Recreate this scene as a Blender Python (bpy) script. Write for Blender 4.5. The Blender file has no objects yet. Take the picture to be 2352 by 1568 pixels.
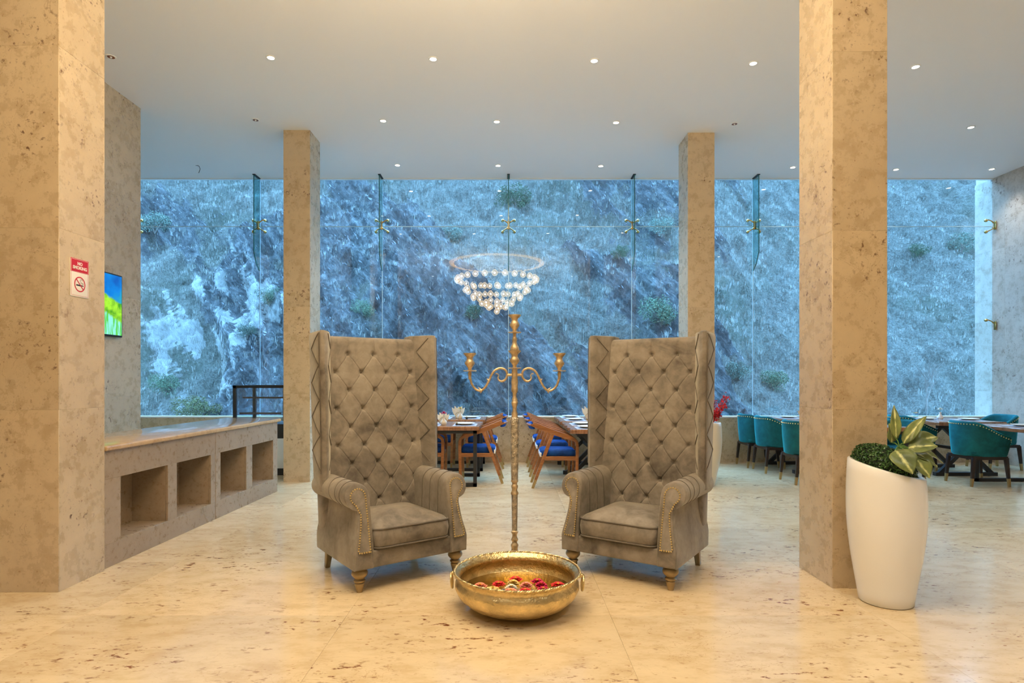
import bpy, bmesh, math, random
import numpy as np
from mathutils import Vector, Matrix, noise as mnoise
random.seed(7)
PI = math.pi
sc = bpy.context.scene
COL = sc.collection

# ---------------------------------------------------------------- camera
F, VX, HY, HC = 1372.0, 1168.0, 872.0, 1.34      # focal px, vanishing point, horizon, eye height
cam_d = bpy.data.cameras.new('camera'); cam = bpy.data.objects.new('camera', cam_d); COL.objects.link(cam)
cam_d.sensor_width = 36.0; cam_d.lens = 36.0 * F / 2352.0
cam_d.shift_x = (1176.0 - VX) / 2352.0; cam_d.shift_y = (HY - 784.0) / 2352.0
cam.location = (0, 0, HC); cam.rotation_euler = (PI / 2, 0, 0)
cam_d.clip_end = 300
sc.camera = cam

# ---------------------------------------------------------------- sky and exposure
SKY_COL, SKY_STR = (0.25, 0.585, 1.0, 1), 10.5
w = bpy.data.worlds.new('sky'); sc.world = w; w.use_nodes = True
bg = w.node_tree.nodes['Background']; bg.inputs[0].default_value = SKY_COL; bg.inputs[1].default_value = SKY_STR
sc.view_settings.view_transform = 'Standard'; sc.view_settings.look = 'None'
sc.view_settings.gamma = 1.0; sc.view_settings.exposure = 0.22
sc.view_settings.use_curve_mapping = False
BULB, GLOBE, SPOT = 185.0, 9.0, 265.0              # lamp strengths
WARM = (1.0, 0.995, 0.975)
sc.cycles.use_light_tree = False; sc.cycles.max_bounces = 6; sc.cycles.diffuse_bounces = 3; sc.cycles.glossy_bounces = 3; sc.cycles.transparent_max_bounces = 16

def at(px, py, depth):
    return Vector(((px - VX) / F * depth, depth, HC - (py - HY) / F * depth))
def on_h(px, py, h):
    d = F * (HC - h) / (py - HY)
    return at(px, py, d)

# ---------------------------------------------------------------- mesh helper
class MB:
    def __init__(s): s.v = []; s.f = []
    def add(s, vs, fs):
        o = len(s.v); s.v += [tuple(p) for p in vs]; s.f += [tuple(i + o for i in f) for f in fs]; return s
    def box(s, x0, x1, y0, y1, z0, z1):
        return s.add([(x0,y0,z0),(x1,y0,z0),(x1,y1,z0),(x0,y1,z0),(x0,y0,z1),(x1,y0,z1),(x1,y1,z1),(x0,y1,z1)],
                     [(0,3,2,1),(4,5,6,7),(0,1,5,4),(1,2,6,5),(2,3,7,6),(3,0,4,7)])
    def bar(s, p, q, wd, ht, up=(0,0,1), w2=None, h2=None):
        p, q = Vector(p), Vector(q); d = (q - p).normalized(); up = Vector(up)
        a = d.cross(up)
        if a.length < 1e-4: a = d.cross(Vector((0,1,0)))
        a.normalize(); b = a.cross(d).normalized()
        w2 = wd if w2 is None else w2; h2 = ht if h2 is None else h2
        r = []
        for c, W, H in ((p, wd, ht), (q, w2, h2)):
            r += [c - a*W/2 - b*H/2, c + a*W/2 - b*H/2, c + a*W/2 + b*H/2, c - a*W/2 + b*H/2]
        return s.add(r, [(0,1,2,3),(7,6,5,4),(0,4,5,1),(1,5,6,2),(2,6,7,3),(3,7,4,0)])
    def tube(s, pts, r, seg=8, closed=False, up=None):
        pts = [Vector(p) for p in pts]; n = len(pts)
        rr = r if isinstance(r, (list, tuple)) else [r] * n
        vs, fs = [], []; prev = None
        for i, p in enumerate(pts):
            if closed: t = pts[(i+1) % n] - pts[i-1]
            else: t = pts[min(i+1, n-1)] - pts[max(i-1, 0)]
            if t.length < 1e-9: t = Vector((0,0,1))
            t.normalize()
            if prev is None:
                a = t.orthogonal().normalized()
            else:
                a = prev - t * prev.dot(t)
                a = a.normalized() if a.length > 1e-6 else t.orthogonal().normalized()
            prev = a; b = t.cross(a)
            for k in range(seg):
                an = 2*PI*k/seg; vs.append(p + (a*math.cos(an) + b*math.sin(an)) * rr[i])
        m = n if closed else n - 1
        for i in range(m):
            for k in range(seg):
                fs.append((i*seg+k, i*seg+(k+1) % seg, ((i+1) % n)*seg+(k+1) % seg, ((i+1) % n)*seg+k))
        if not closed:
            fs.append(tuple(range(seg))[::-1]); fs.append(tuple((n-1)*seg+k for k in range(seg)))
        return s.add(vs, fs)
    def lathe(s, prof, seg=32, c=(0,0,0), fn=None):
        vs, fs = [], []
        for r, z in prof:
            for k in range(seg):
                a = 2*PI*k/seg; p = (c[0] + r*math.cos(a), c[1] + r*math.sin(a), c[2] + z)
                vs.append(fn(p) if fn else p)
        for i in range(len(prof)-1):
            for k in range(seg):
                fs.append((i*seg+k, i*seg+(k+1) % seg, (i+1)*seg+(k+1) % seg, (i+1)*seg+k))
        cl_ = tuple(prof[0]) == tuple(prof[-1])
        if prof[0][0] > 1e-6 and not cl_: fs.append(tuple(range(seg))[::-1])
        if prof[-1][0] > 1e-6 and not cl_: fs.append(tuple((len(prof)-1)*seg+k for k in range(seg)))
        return s.add(vs, fs)
    def prism(s, poly, axis, a0, a1):
        n = len(poly)
        def P(u, w_, a): return {'y': (u, a, w_), 'z': (u, w_, a), 'x': (a, u, w_)}[axis]
        vs = [P(u, w_, a0) for u, w_ in poly] + [P(u, w_, a1) for u, w_ in poly]
        fs = [tuple(range(n))[::-1], tuple(range(n, 2*n))] + [(i, (i+1) % n, n+(i+1) % n, n+i) for i in range(n)]
        return s.add(vs, fs)
    def sphere(s, c, r, seg=12, ring=8, sx=1, sy=1, sz=1):
        vs = [(c[0], c[1], c[2]-r*sz)]; fs = []
        for i in range(1, ring):
            t = PI*i/ring
            for k in range(seg):
                a = 2*PI*k/seg
                vs.append((c[0]+r*sx*math.sin(t)*math.cos(a), c[1]+r*sy*math.sin(t)*math.sin(a), c[2]-r*sz*math.cos(t)))
        vs.append((c[0], c[1], c[2]+r*sz)); top = len(vs)-1
        for k in range(seg): fs.append((0, 1+(k+1) % seg, 1+k))
        for i in range(ring-2):
            for k in range(seg):
                fs.append((1+i*seg+k, 1+i*seg+(k+1) % seg, 1+(i+1)*seg+(k+1) % seg, 1+(i+1)*seg+k))
        b = 1+(ring-2)*seg
        for k in range(seg): fs.append((b+k, b+(k+1) % seg, top))
        return s.add(vs, fs)
    def grid(s, fn, nu, nv):
        vs = [fn(i/(nu-1), j/(nv-1)) for j in range(nv) for i in range(nu)]
        fs = [(j*nu+i, j*nu+i+1, (j+1)*nu+i+1, (j+1)*nu+i) for j in range(nv-1) for i in range(nu-1)]
        return s.add(vs, fs)
    def loft(s, rings, cap0=True, cap1=True):
        n = len(rings[0]); vs = [p for r in rings for p in r]; fs = []
        for i in range(len(rings)-1):
            for k in range(n): fs.append((i*n+k, i*n+(k+1) % n, (i+1)*n+(k+1) % n, (i+1)*n+k))
        if cap0: fs.append(tuple(range(n))[::-1])
        if cap1: fs.append(tuple((len(rings)-1)*n+k for k in range(n)))
        return s.add(vs, fs)
    def mesh(s, name, bevel=0, bseg=2, angle=40, smooth=True, merge=True):
        me = bpy.data.meshes.new(name); me.from_pydata(s.v, [], s.f); 
        bm = bmesh.new(); bm.from_mesh(me)
        if merge: bmesh.ops.remove_doubles(bm, verts=bm.verts, dist=1e-5)
        bmesh.ops.recalc_face_normals(bm, faces=bm.faces)
        if bevel > 0:
            ed = [e for e in bm.edges if len(e.link_faces) == 2 and e.calc_face_angle(0) > 0.5]
            bmesh.ops.bevel(bm, geom=ed, offset=bevel, segments=bseg, affect='EDGES', profile=0.5, clamp_overlap=True)
        bm.to_mesh(me); bm.free()
        if smooth:
            me.polygons.foreach_set('use_smooth', [True]*len(me.polygons))
            me.set_sharp_from_angle(angle=math.radians(angle))
        return me
    def build(s, name, mat, parent=None, **kw):
        return obj(name, s.mesh(name, **kw), mat, parent)

def obj(name, me, mat=None, parent=None):
    o = bpy.data.objects.new(name, me); COL.objects.link(o)
    if mat and not me.materials: me.materials.append(mat)
    if parent: o.parent = parent
    return o
def tag(o, label=None, cat=None, group=None, kind=None):
    if label: o['label'] = label
    if cat: o['category'] = cat
    if group: o['group'] = group
    if kind: o['kind'] = kind
    return o
def thing(name, label, cat, loc=(0,0,0), rz=0.0, group=None):
    o = bpy.data.objects.new(name, None); COL.objects.link(o); o.empty_display_size = 0.1
    o.location = loc; o.rotation_euler = (0, 0, rz)
    return tag(o, label, cat, group)
def copy_tree(o, parent=None):
    c = o.copy(); COL.objects.link(c)
    if parent: c.parent = parent
    for ch in list(o.children): copy_tree(ch, c)
    return c
def rrect(x0, x1, y0, y1, r, n=5):
    out = []
    for cx, cy, a0 in ((x1-r, y1-r, 0), (x0+r, y1-r, PI/2), (x0+r, y0+r, PI), (x1-r, y0+r, 1.5*PI)):
        for i in range(n+1):
            a = a0 + PI/2*i/n; out.append((cx+r*math.cos(a), cy+r*math.sin(a)))
    return out
def smooth_path(pts, n=6, closed=False):
    P = [Vector(p) for p in pts]; out = []; N = len(P)
    rng = range(N) if closed else range(N-1)
    for i in rng:
        p0 = P[(i-1) % N] if closed or i > 0 else P[0]; p1 = P[i]; p2 = P[(i+1) % N]
        p3 = P[(i+2) % N] if closed or i+2 < N else P[-1]
        for k in range(n):
            t = k/n
            out.append(0.5*((2*p1) + (p2-p0)*t + (2*p0-5*p1+4*p2-p3)*t*t + (3*p1-p0-3*p2+p3)*t**3))
    if not closed: out.append(P[-1])
    return out

# ---------------------------------------------------------------- materials
def new_mat(name):
    m = bpy.data.materials.new(name); m.use_nodes = True; nt = m.node_tree
    return m, nt, nt.nodes['Principled BSDF']
def nd(nt, typ, ins=None, **attrs):
    n = nt.nodes.new(typ)
    for k, v in attrs.items(): setattr(n, k, v)
    for k, v in (ins or {}).items():
        if hasattr(v, 'is_output') or isinstance(v, bpy.types.NodeSocket): nt.links.new(v, n.inputs[k])
        else: n.inputs[k].default_value = v
    return n
def c4(c): return (c[0], c[1], c[2], 1)
def srgb(r, g, b):
    f = lambda u: (u/255/12.92) if u/255 <= 0.04045 else ((u/255+0.055)/1.055)**2.4
    return (f(r), f(g), f(b))
def coords(nt, rnd=True, scale=(1,1,1)):
    tc = nd(nt, 'ShaderNodeTexCoord'); out = tc.outputs['Object']
    mp = nd(nt, 'ShaderNodeMapping', {'Vector': out, 'Scale': scale}); out = mp.outputs[0]
    if rnd:
        oi = nd(nt, 'ShaderNodeObjectInfo')
        mu = nd(nt, 'ShaderNodeMath', {0: oi.outputs['Random'], 1: 53.0}, operation='MULTIPLY')
        ad = nd(nt, 'ShaderNodeVectorMath', {0: out, 1: mu.outputs[0]}, operation='ADD'); out = ad.outputs[0]
    return out
def noise(nt, vec, scale, detail=4, rough=0.55, dist=0.0):
    return nd(nt, 'ShaderNodeTexNoise', {'Vector': vec, 'Scale': scale, 'Detail': detail, 'Roughness': rough, 'Distortion': dist}).outputs[0]
def ramp(nt, fac, stops):
    r = nd(nt, 'ShaderNodeValToRGB', {0: fac}); e = r.color_ramp.elements
    while len(e) < len(stops): e.new(0.5)
    for i, (p, c) in enumerate(stops):
        e[i].position = p; e[i].color = c4(c) if isinstance(c, (tuple, list)) else (c, c, c, 1)
    return r.outputs[0]
def mix(nt, fac, a, b, typ='MIX'):
    m = nd(nt, 'ShaderNodeMix', data_type='RGBA', blend_type=typ)
    for k, v in ((0, fac), (6, a), (7, b)):
        if isinstance(v, bpy.types.NodeSocket): nt.links.new(v, m.inputs[k])
        else: m.inputs[k].default_value = v if k == 0 else c4(v)
    return m.outputs[2]
def math_(nt, op, a, b=0.0):
    n = nd(nt, 'ShaderNodeMath', {0: a, 1: b}, operation=op); return n.outputs[0]
def bump(nt, bs, h, strength=0.2, dist=0.01):
    b = nd(nt, 'ShaderNodeBump', {'Height': h, 'Strength': strength, 'Distance': dist}); nt.links.new(b.outputs[0], bs.inputs['Normal'])

def plain(name, col, rough=0.5, metal=0.0, spec=0.5, var=0.0, vscale=8, bumps=0.0, bscale=60, sheen=0.0, coat=0.0):
    m, nt, bs = new_mat(name)
    bs.inputs['Roughness'].default_value = rough; bs.inputs['Metallic'].default_value = metal
    bs.inputs['Specular IOR Level'].default_value = spec
    bs.inputs['Sheen Weight'].default_value = sheen; bs.inputs['Coat Weight'].default_value = coat
    if var == 0 and bumps == 0:
        bs.inputs['Base Color'].default_value = c4(col); return m
    v = coords(nt)
    n = noise(nt, v, vscale, 3)
    lo = tuple(max(0, c*(1-var)) for c in col); hi = tuple(min(1, c*(1+var)) for c in col)
    nt.links.new(ramp(nt, n, [(0.3, lo), (0.7, hi)]), bs.inputs['Base Color'])
    if bumps > 0: bump(nt, bs, noise(nt, v, bscale, 2), bumps)
    return m

def stone(name, light, dark, vein, spot, rough=0.22, vscale=1.0, stretch=(1,1,1), spots=1.0, tone=0.10):
    """polished brown-veined limestone"""
    m, nt, bs = new_mat(name); v = coords(nt, True, stretch)
    n1 = noise(nt, v, 1.7*vscale, 5, 0.62)
    base = ramp(nt, n1, [(0.30, dark), (0.62, light)])
    n2 = noise(nt, v, 9*vscale, 4, 0.7)
    base = mix(nt, 0.55, base, ramp(nt, n2, [(0.35, dark), (0.52, light), (0.75, tuple(min(1, c*1.12) for c in light))]))
    # thin hairline veins
    n3 = noise(nt, v, 3.2*vscale, 4, 0.6, 2.2)
    line = ramp(nt, math_(nt, 'ABSOLUTE', math_(nt, 'SUBTRACT', n3, 0.5)), [(0.0, 1.0), (0.007, 0.0)])
    line = math_(nt, 'MULTIPLY', line, ramp(nt, noise(nt, v, 1.3*vscale, 1), [(0.45, 0.0), (0.6, 0.40)]))
    base = mix(nt, line, base, vein)
    # clusters of brown inclusions
    n4 = noise(nt, v, 27*vscale, 3, 0.62)
    cl = ramp(nt, noise(nt, v, 1.9*vscale, 2, 0.6), [(0.48, 0.0), (0.62, 1.0)])
    sp = ramp(nt, n4, [(0.58, 0.0), (0.68, 1.0)])
    sp = math_(nt, 'MULTIPLY', math_(nt, 'MULTIPLY', sp, cl), spots)
    base = mix(nt, sp, base, spot)
    n5 = noise(nt, v, 42*vscale, 2, 0.6)
    fs = math_(nt, 'MULTIPLY', ramp(nt, n5, [(0.66, 0.0), (0.72, 0.8)]), ramp(nt, n1, [(0.4, 1.0), (0.6, 0.2)]))
    base = mix(nt, fs, base, vein)
    oi = nd(nt, 'ShaderNodeObjectInfo')
    k = nd(nt, 'ShaderNodeMapRange', {0: oi.outputs['Random'], 3: 1-tone, 4: 1+tone*0.6}).outputs[0]
    cmb = nd(nt, 'ShaderNodeCombineColor', {0: k, 1: k, 2: k}).outputs[0]
    base = mix(nt, 1.0, base, cmb, 'MULTIPLY')
    nt.links.new(base, bs.inputs['Base Color'])
    nt.links.new(ramp(nt, n2, [(0.3, rough*0.8), (0.7, rough*1.25)]), bs.inputs['Roughness'])
    return m

def emis(name, col, strength):
    m, nt, bs = new_mat(name)
    bs.inputs['Base Color'].default_value = c4(col); bs.inputs['Emission Color'].default_value = c4(col)
    bs.inputs['Emission Strength'].default_value = strength
    return m

def glass(name, tint, refl0=0.05, rough=0.0, rcol=(1,1,1)):
    """thin architectural glass: tinted transmission plus a Fresnel-like mirror"""
    m, nt, bs = new_mat(name); nt.nodes.remove(bs); out = nt.nodes['Material Output']
    tr = nd(nt, 'ShaderNodeBsdfTransparent', {0: c4(tint)})
    gl = nd(nt, 'ShaderNodeBsdfGlossy', {0: c4(rcol), 1: rough})
    lw = nd(nt, 'ShaderNodeLayerWeight', {0: 0.5})
    p5 = math_(nt, 'POWER', lw.outputs['Facing'], 5.0)
    fac = math_(nt, 'ADD', math_(nt, 'MULTIPLY', p5, 1-refl0), refl0)
    mx = nd(nt, 'ShaderNodeMixShader', {0: fac, 1: tr.outputs[0], 2: gl.outputs[0]})
    nt.links.new(mx.outputs[0], out.inputs[0])
    return m

M = {}
M['floor'] = stone('marble_floor', srgb(225,203,165), srgb(203,176,134), srgb(150,98,52), srgb(118,64,32), rough=0.13, vscale=0.8, stretch=(0.75,1.5,1), spots=1.0, tone=0.09)
M['stone'] = stone('marble_cladding', srgb(206,187,157), srgb(184,162,130), srgb(132,98,66), srgb(88,50,30), rough=0.28, vscale=1.0, spots=0.9, tone=0.07)
M['stonegrey'] = stone('grey_limestone', srgb(196,186,172), srgb(160,146,128), srgb(120,96,76), srgb(96,66,48), rough=0.35, vscale=0.9, spots=0.7, tone=0.05)
M['counter'] = stone('counter_stone', srgb(166,147,125), srgb(148,129,107), srgb(156,136,114), srgb(140,106,76), rough=0.3, vscale=2.2, spots=0.5, tone=0.02)
M['countertop'] = stone('countertop_stone', srgb(204,172,130), srgb(176,142,102), srgb(140,100,64), srgb(120,80,50), rough=0.08, vscale=1.0, spots=0.6, tone=0.0)
M['grout'] = plain('grout', srgb(206,184,150), 0.8)
M['ceil'] = plain('ceiling_paint', (0.90,0.89,0.88), 0.85, var=0.0)
M['wallpaint'] = plain('wall_paint', (0.72,0.64,0.52), 0.8, var=0.02)
M['whiteframe'] = plain('white_aluminium', (0.85,0.86,0.87), 0.4)
M['pane'] = glass('window_pane', (0.90,0.955,0.985), 0.045)
M['fin'] = glass('glass_fin', (0.55,0.78,0.80), 0.05)
M['finedge'] = plain('glass_fin_edge', (0.02,0.13,0.12), 0.15, spec=0.8)
M['bead'] = plain('silicone_joint', (0.55,0.80,0.95), 0.3)
M['brass'] = plain('polished_brass', (0.62,0.40,0.14), 0.25, 1.0, var=0.1)
M['gold'] = plain('hammered_brass', (0.74,0.59,0.31), 0.36, 1.0, var=0.22, vscale=14, bumps=0.5, bscale=55)
M['antique'] = plain('antique_brass', (0.60,0.48,0.31), 0.48, 0.85, var=0.3, vscale=30, bumps=0.15, bscale=90)
M['antique_eng'] = plain('engraved_antique_brass', (0.50,0.45,0.37), 0.5, 0.85, var=0.4, vscale=40, bumps=0.9, bscale=75)
M['black'] = plain('black_metal', (0.018,0.018,0.02), 0.45)
M['darkwood'] = plain('dark_stained_wood', (0.022,0.012,0.010), 0.35, var=0.3)
M['cap'] = plain('brass_leg_cap', (0.45,0.33,0.15), 0.4, 0.8)
M['leggold'] = plain('gold_painted_leg', (0.34,0.25,0.13), 0.38, 0.55, var=0.12)
M['white'] = plain('white_gloss', (0.88,0.87,0.86), 0.25)
M['cream'] = plain('cream_ceramic', (0.72,0.63,0.49), 0.3)
M['napkin'] = plain('cream_napkin', (0.82,0.76,0.64), 0.85)
M['placemat'] = plain('pale_placemat', (0.40,0.40,0.45), 0.6, var=0.12, vscale=60)
M['nail'] = plain('brass_nail', (0.95,0.78,0.42), 0.28, 0.9)

def velvet(name, col, dark, hi, scale=3.0, sheen=0.7):
    m, nt, bs = new_mat(name); v = coords(nt)
    n = noise(nt, v, scale, 5, 0.6, 0.8)
    n2 = noise(nt, v, scale*6, 4, 0.6, 0.5)
    b = ramp(nt, n, [(0.32, dark), (0.50, col), (0.70, hi)])
    b = mix(nt, 0.25, b, ramp(nt, n2, [(0.35, dark), (0.65, hi)]))
    nt.links.new(b, bs.inputs['Base Color'])
    bs.inputs['Roughness'].default_value = 0.75; bs.inputs['Specular IOR Level'].default_value = 0.2
    bs.inputs['Sheen Weight'].default_value = sheen; bs.inputs['Sheen Roughness'].default_value = 0.35
    bs.inputs['Sheen Tint'].default_value = c4(tuple(min(1, c*3.0) for c in hi))
    return m
M['taupe'] = velvet('taupe_velvet', (0.255,0.222,0.188), (0.105,0.091,0.077), (0.365,0.322,0.275), 3.2, 0.7)
M['taupe_d'] = velvet('taupe_velvet_piping', (0.16,0.138,0.115), (0.1,0.087,0.072), (0.22,0.19,0.16), 3, 0.3)
M['teal'] = velvet('teal_velvet', (0.008,0.105,0.125), (0.004,0.045,0.05), (0.012,0.18,0.22), 2.2, 1.0)
M['blue'] = velvet('blue_velvet', (0.006,0.045,0.22), (0.003,0.02,0.1), (0.01,0.08,0.36), 4, 0.5)

def wood(name, a, b, rough=0.38, axis=(1,1,9)):
    m, nt, bs = new_mat(name); v = coords(nt, True, axis)
    n = noise(nt, v, 2.6, 4, 0.65, 1.4); g = noise(nt, v, 14, 3, 0.6, 0.6)
    c = ramp(nt, n, [(0.32, a), (0.66, b)]); c = mix(nt, 0.3, c, ramp(nt, g, [(0.3, a), (0.7, b)]))
    nt.links.new(c, bs.inputs['Base Color']); bs.inputs['Roughness'].default_value = rough
    return m
M['teak'] = wood('orange_teak', (0.22,0.075,0.022), (0.46,0.19,0.06))
M['slab'] = wood('live_edge_slab', (0.17,0.065,0.03), (0.42,0.21,0.11), 0.22, (6,1.2,1))

# ================================================================ ROOM SHELL
H = 4.62; WY = 9.75; XL, XR = -6.10, 7.92; YB = -5.0; SILL = 0.745
ORD = ['first','second','third','fourth','fifth','sixth','seventh','eighth','ninth']

fl = MB().box(XL-0.3, XR+0.3, YB-0.3, WY+0.35, -0.25, -0.012).build('floor', M['grout'], bevel=0)
tag(fl, 'cream brown-veined polished marble floor of large slabs', kind='structure')
xs = [-6.10] + [-5.42+1.5*k for k in range(9)] + [7.92]
ys = [-5.0] + [-4.6+1.0*k for k in range(15)] + [WY-0.02]
tile_cache = {}
for i in range(len(xs)-1):
    for j in range(len(ys)-1):
        wx, wy = xs[i+1]-xs[i], ys[j+1]-ys[j]; key = (round(wx, 3), round(wy, 3))
        if key not in tile_cache:
            tile_cache[key] = MB().box(-wx/2+0.0004, wx/2-0.0004, -wy/2+0.0004, wy/2-0.0004, -0.012, 0).mesh('tile', bevel=0.0005, bseg=1)
        o = obj('tile', tile_cache[key], M['floor'], fl); o.location = ((xs[i]+xs[i+1])/2, (ys[j]+ys[j+1])/2, 0)

ce = MB().box(XL-0.3, XR+0.3, YB-0.3, WY+0.05, H, H+0.25).build('ceiling', M['ceil'])
tag(ce, 'smooth off-white ceiling with recessed downlights', kind='structure')

def clad(parent, x0, x1, y0, y1, z0, z1, mat, faces='xXyY', ph=1.15, pw=None, t=0.02):
    """stone cladding panels (each an object) on the sides of a core box"""
    g = 0.0002; nz = max(1, round((z1-z0)/ph)) if pw is None else max(1, math.ceil((z1-z0)/ph-0.1))
    zs = [z0+ph*k for k in range(nz)] + [z1]
    for fc in faces:
        L0, L1 = (y0, y1) if fc in 'xX' else (x0, x1)
        n = 1 if pw is None else max(1, round((L1-L0)/pw)); st = (L1-L0)/n
        for k in range(n):
            a, b = L0+k*st+g, L0+(k+1)*st-g
            for q in range(len(zs)-1):
                c, d = zs[q]+g, zs[q+1]-g; mb = MB(); h0, h1 = (a-b)/2, (b-a)/2; v0, v1 = (c-d)/2, (d-c)/2
                if fc in 'xX':
                    mb.box(-t/2, t/2, h0, h1, v0, v1); pos = ((x0+t/2) if fc == 'x' else (x1-t/2), (a+b)/2, (c+d)/2)
                else:
                    mb.box(h0, h1, -t/2, t/2, v0, v1); pos = ((a+b)/2, (y0+t/2) if fc == 'y' else (y1-t/2), (c+d)/2)
                o = mb.build('panel', mat, parent, bevel=0.0009, bseg=1); o.location = pos

def column(label, x0, x1, y0, y1):
    c = thing('stone_column', label, 'column', ((x0+x1)/2, (y0+y1)/2, 0), 0, 'marble clad columns')
    hx, hy = (x1-x0)/2, (y1-y0)/2; t = 0.006
    MB().box(-hx+t, hx-t, -hy+t, hy-t, 0, H).build('core', M['grout'], c)
    clad(c, -hx, hx, -hy+t, hy-t, 0, H, M['stone'], 'xX', t=t); clad(c, -hx, hx, -hy, hy, 0, H, M['stone'], 'yY', t=t)
    return c
column('marble column at the left edge carrying the no smoking sign', -3.36, -2.84, 3.77, 4.20)
column('marble column behind the left armchair, beside the glass display case', -2.958, -2.609, 7.85, 8.27)
column('marble column behind the right armchair', 2.381, 2.735, 7.93, 8.36)
column('marble column standing behind the large white planter', 2.083, 2.435, 3.84, 4.28)

# walls
def wall(name, label, x0, x1, y0, y1, z0, z1, mat):
    o = MB().box(x0, x1, y0, y1, z0, z1).build(name, mat); tag(o, label, kind='structure'); return o
wl = wall('wall_left', 'stone clad side wall beyond the counter', XL-0.25, XL, YB, WY+0.015, 0, H, M['wallpaint'])
clad(wl, XL-0.02, XL+0.02, 7.2, WY-0.06, 0, H, M['stonegrey'], 'X', 1.15, 0.65)
pier = wall('wall_pier', 'dark stone pier wall with the television', -4.90, -4.47, 4.2, 7.206, 0, H, M['grout'])
clad(pier, -4.92, -4.45, 4.2, 7.226, 0, H, M['stone'], 'X', 1.15, 1.0); clad(pier, -4.92, -4.45, 4.2, 7.226, 0, H, M['stone'], 'Y', 1.15)
wr = wall('wall_right', 'grey limestone wall on the right beside the dining tables', XR, XR+0.3, YB, 10.12, 0, H+0.4, M['stonegrey'])
clad(wr, XR-0.02, XR+0.02, 4.0, 10.12, 0, H, M['stonegrey'], 'x', 1.15, 0.61)
wall('wall_rear', 'plain plaster wall behind the camera', XL-0.25, XR+0.3, YB-0.25, YB, 0, H, M['wallpaint'])
wb = wall('wall_window', 'low stone wall under the glass front', XL, XR-0.02, WY-0.03, WY+0.28, 0, SILL-0.02, M['grout'])
clad(wb, XL, XR-0.022, WY-0.05, WY+0.2, 0, SILL-0.02, M['stone'], 'y', 1.15, 1.02)
trm = MB().box(XL, XR-0.022, WY-0.06, WY+0.10, SILL-0.02, SILL+0.004).build('trim_1', M['whiteframe'], bevel=0.003); tag(trm, 'thin white sill along the glass front', kind='structure')

# glass front
win = MB().box(XL, XR-0.022, WY-0.02, WY+0.04, H-0.012, H-0.001).build('window_1', M['whiteframe'])
tag(win, 'frameless glass front of large panes overlooking the hillside', kind='structure')
jx = [XL, -4.06, -2.06, 0.0, 2.01, 3.99, 6.0, XR-0.02]; TR = 3.84
for i in range(len(jx)-1):
    for z0, z1 in ((SILL+0.004, TR), (TR, H-0.012)):
        mb = MB().box(jx[i]+0.006, jx[i+1]-0.006, WY, WY+0.012, z0+0.004, z1-0.004)
        mb.build('pane', M['pane'], win)
for x in jx[1:-1]:
    MB().box(x-0.0045, x+0.0045, WY-0.001, WY+0.013, SILL+0.004, H-0.012).build('joint', M['bead'], win)
MB().box(XL, XR-0.022, WY-0.001, WY+0.013, TR-0.005, TR+0.005).build('joint', M['bead'], win)
# glass fins and point fixings
def fin(x, label):
    t = thing('glass_fin', label, 'glass fin', (x, WY, H), 0, 'hanging glass fins')
    poly = [(-0.225, 0), (-0.012, 0), (-0.012, -1.50), (-0.14, -1.40), (-0.225, -1.24)]
    MB().prism(poly, 'x', -0.007, 0.007).build('blade', M['fin'], t)
    e = [(-0.228, -0.002), (-0.228, -1.24), (-0.142, -1.405), (-0.012, -1.503)]
    MB().tube([(0, a, b) for a, b in e], 0.0078, 4).build('edge', M['finedge'], t)
    MB().box(-0.02, 0.02, -0.235, -0.01, -0.012, 0).build('shoe', M['black'], t)
def spider(x, label, dirs=(-1, 1), h=TR, ups=(-1, 1), off=0.0):
    t = thing('spider_fitting', label, 'glass fitting', (x, WY-0.05, h), 0, 'brass spider fittings')
    mb = MB()
    for s in ((-1, 1) if len(dirs) == 2 else (1,)): mb.box(s*0.011-0.006, s*0.011+0.006, -0.045, 0.0, -0.07, 0.07)
    mb.build('bracket', M['brass'], t, bevel=0.003)
    for dx in dirs:
        for u in ups:
            MB().tube([(dx*0.012, -0.02, u*0.04), (dx*0.05, -0.035, u*0.065), (dx*0.095, -0.02, u*0.092)], [0.011, 0.009, 0.009], 8).build('arm', M['brass'], t)
            MB().lathe([(0,0),(0.02,0.002),(0.026,0.012),(0.026,0.024),(0.014,0.036),(0.0,0.06)], 16,
                       fn=lambda p: (p[0]+dx*0.095, 0.048-p[2]*1.25, p[1]+u*0.092)).build('clamp', M['brass'], t)
fn_names = ['glass fin left of the rear left column', 'glass fin just right of the rear left column', 'glass fin seen edge-on at the centre of the window',
            'glass fin just left of the rear right column', 'glass fin between the two right-hand columns']
for x, l in zip(jx[1:6], fn_names):
    fin(x, 'hanging green-edged ' + l)
    spider(x, 'brass four-armed fitting clamping the ' + l)
spider(XL+0.03, 'half brass fitting on the glass against the left wall', (1,))
spider(XR-0.05, 'upper two-armed brass fitting on the right limestone wall', (-1,))
spider(XR-0.05, 'lower single brass fitting on the right limestone wall', (-1,), HC+132/F*9.75-0.06, (1,))

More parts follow.
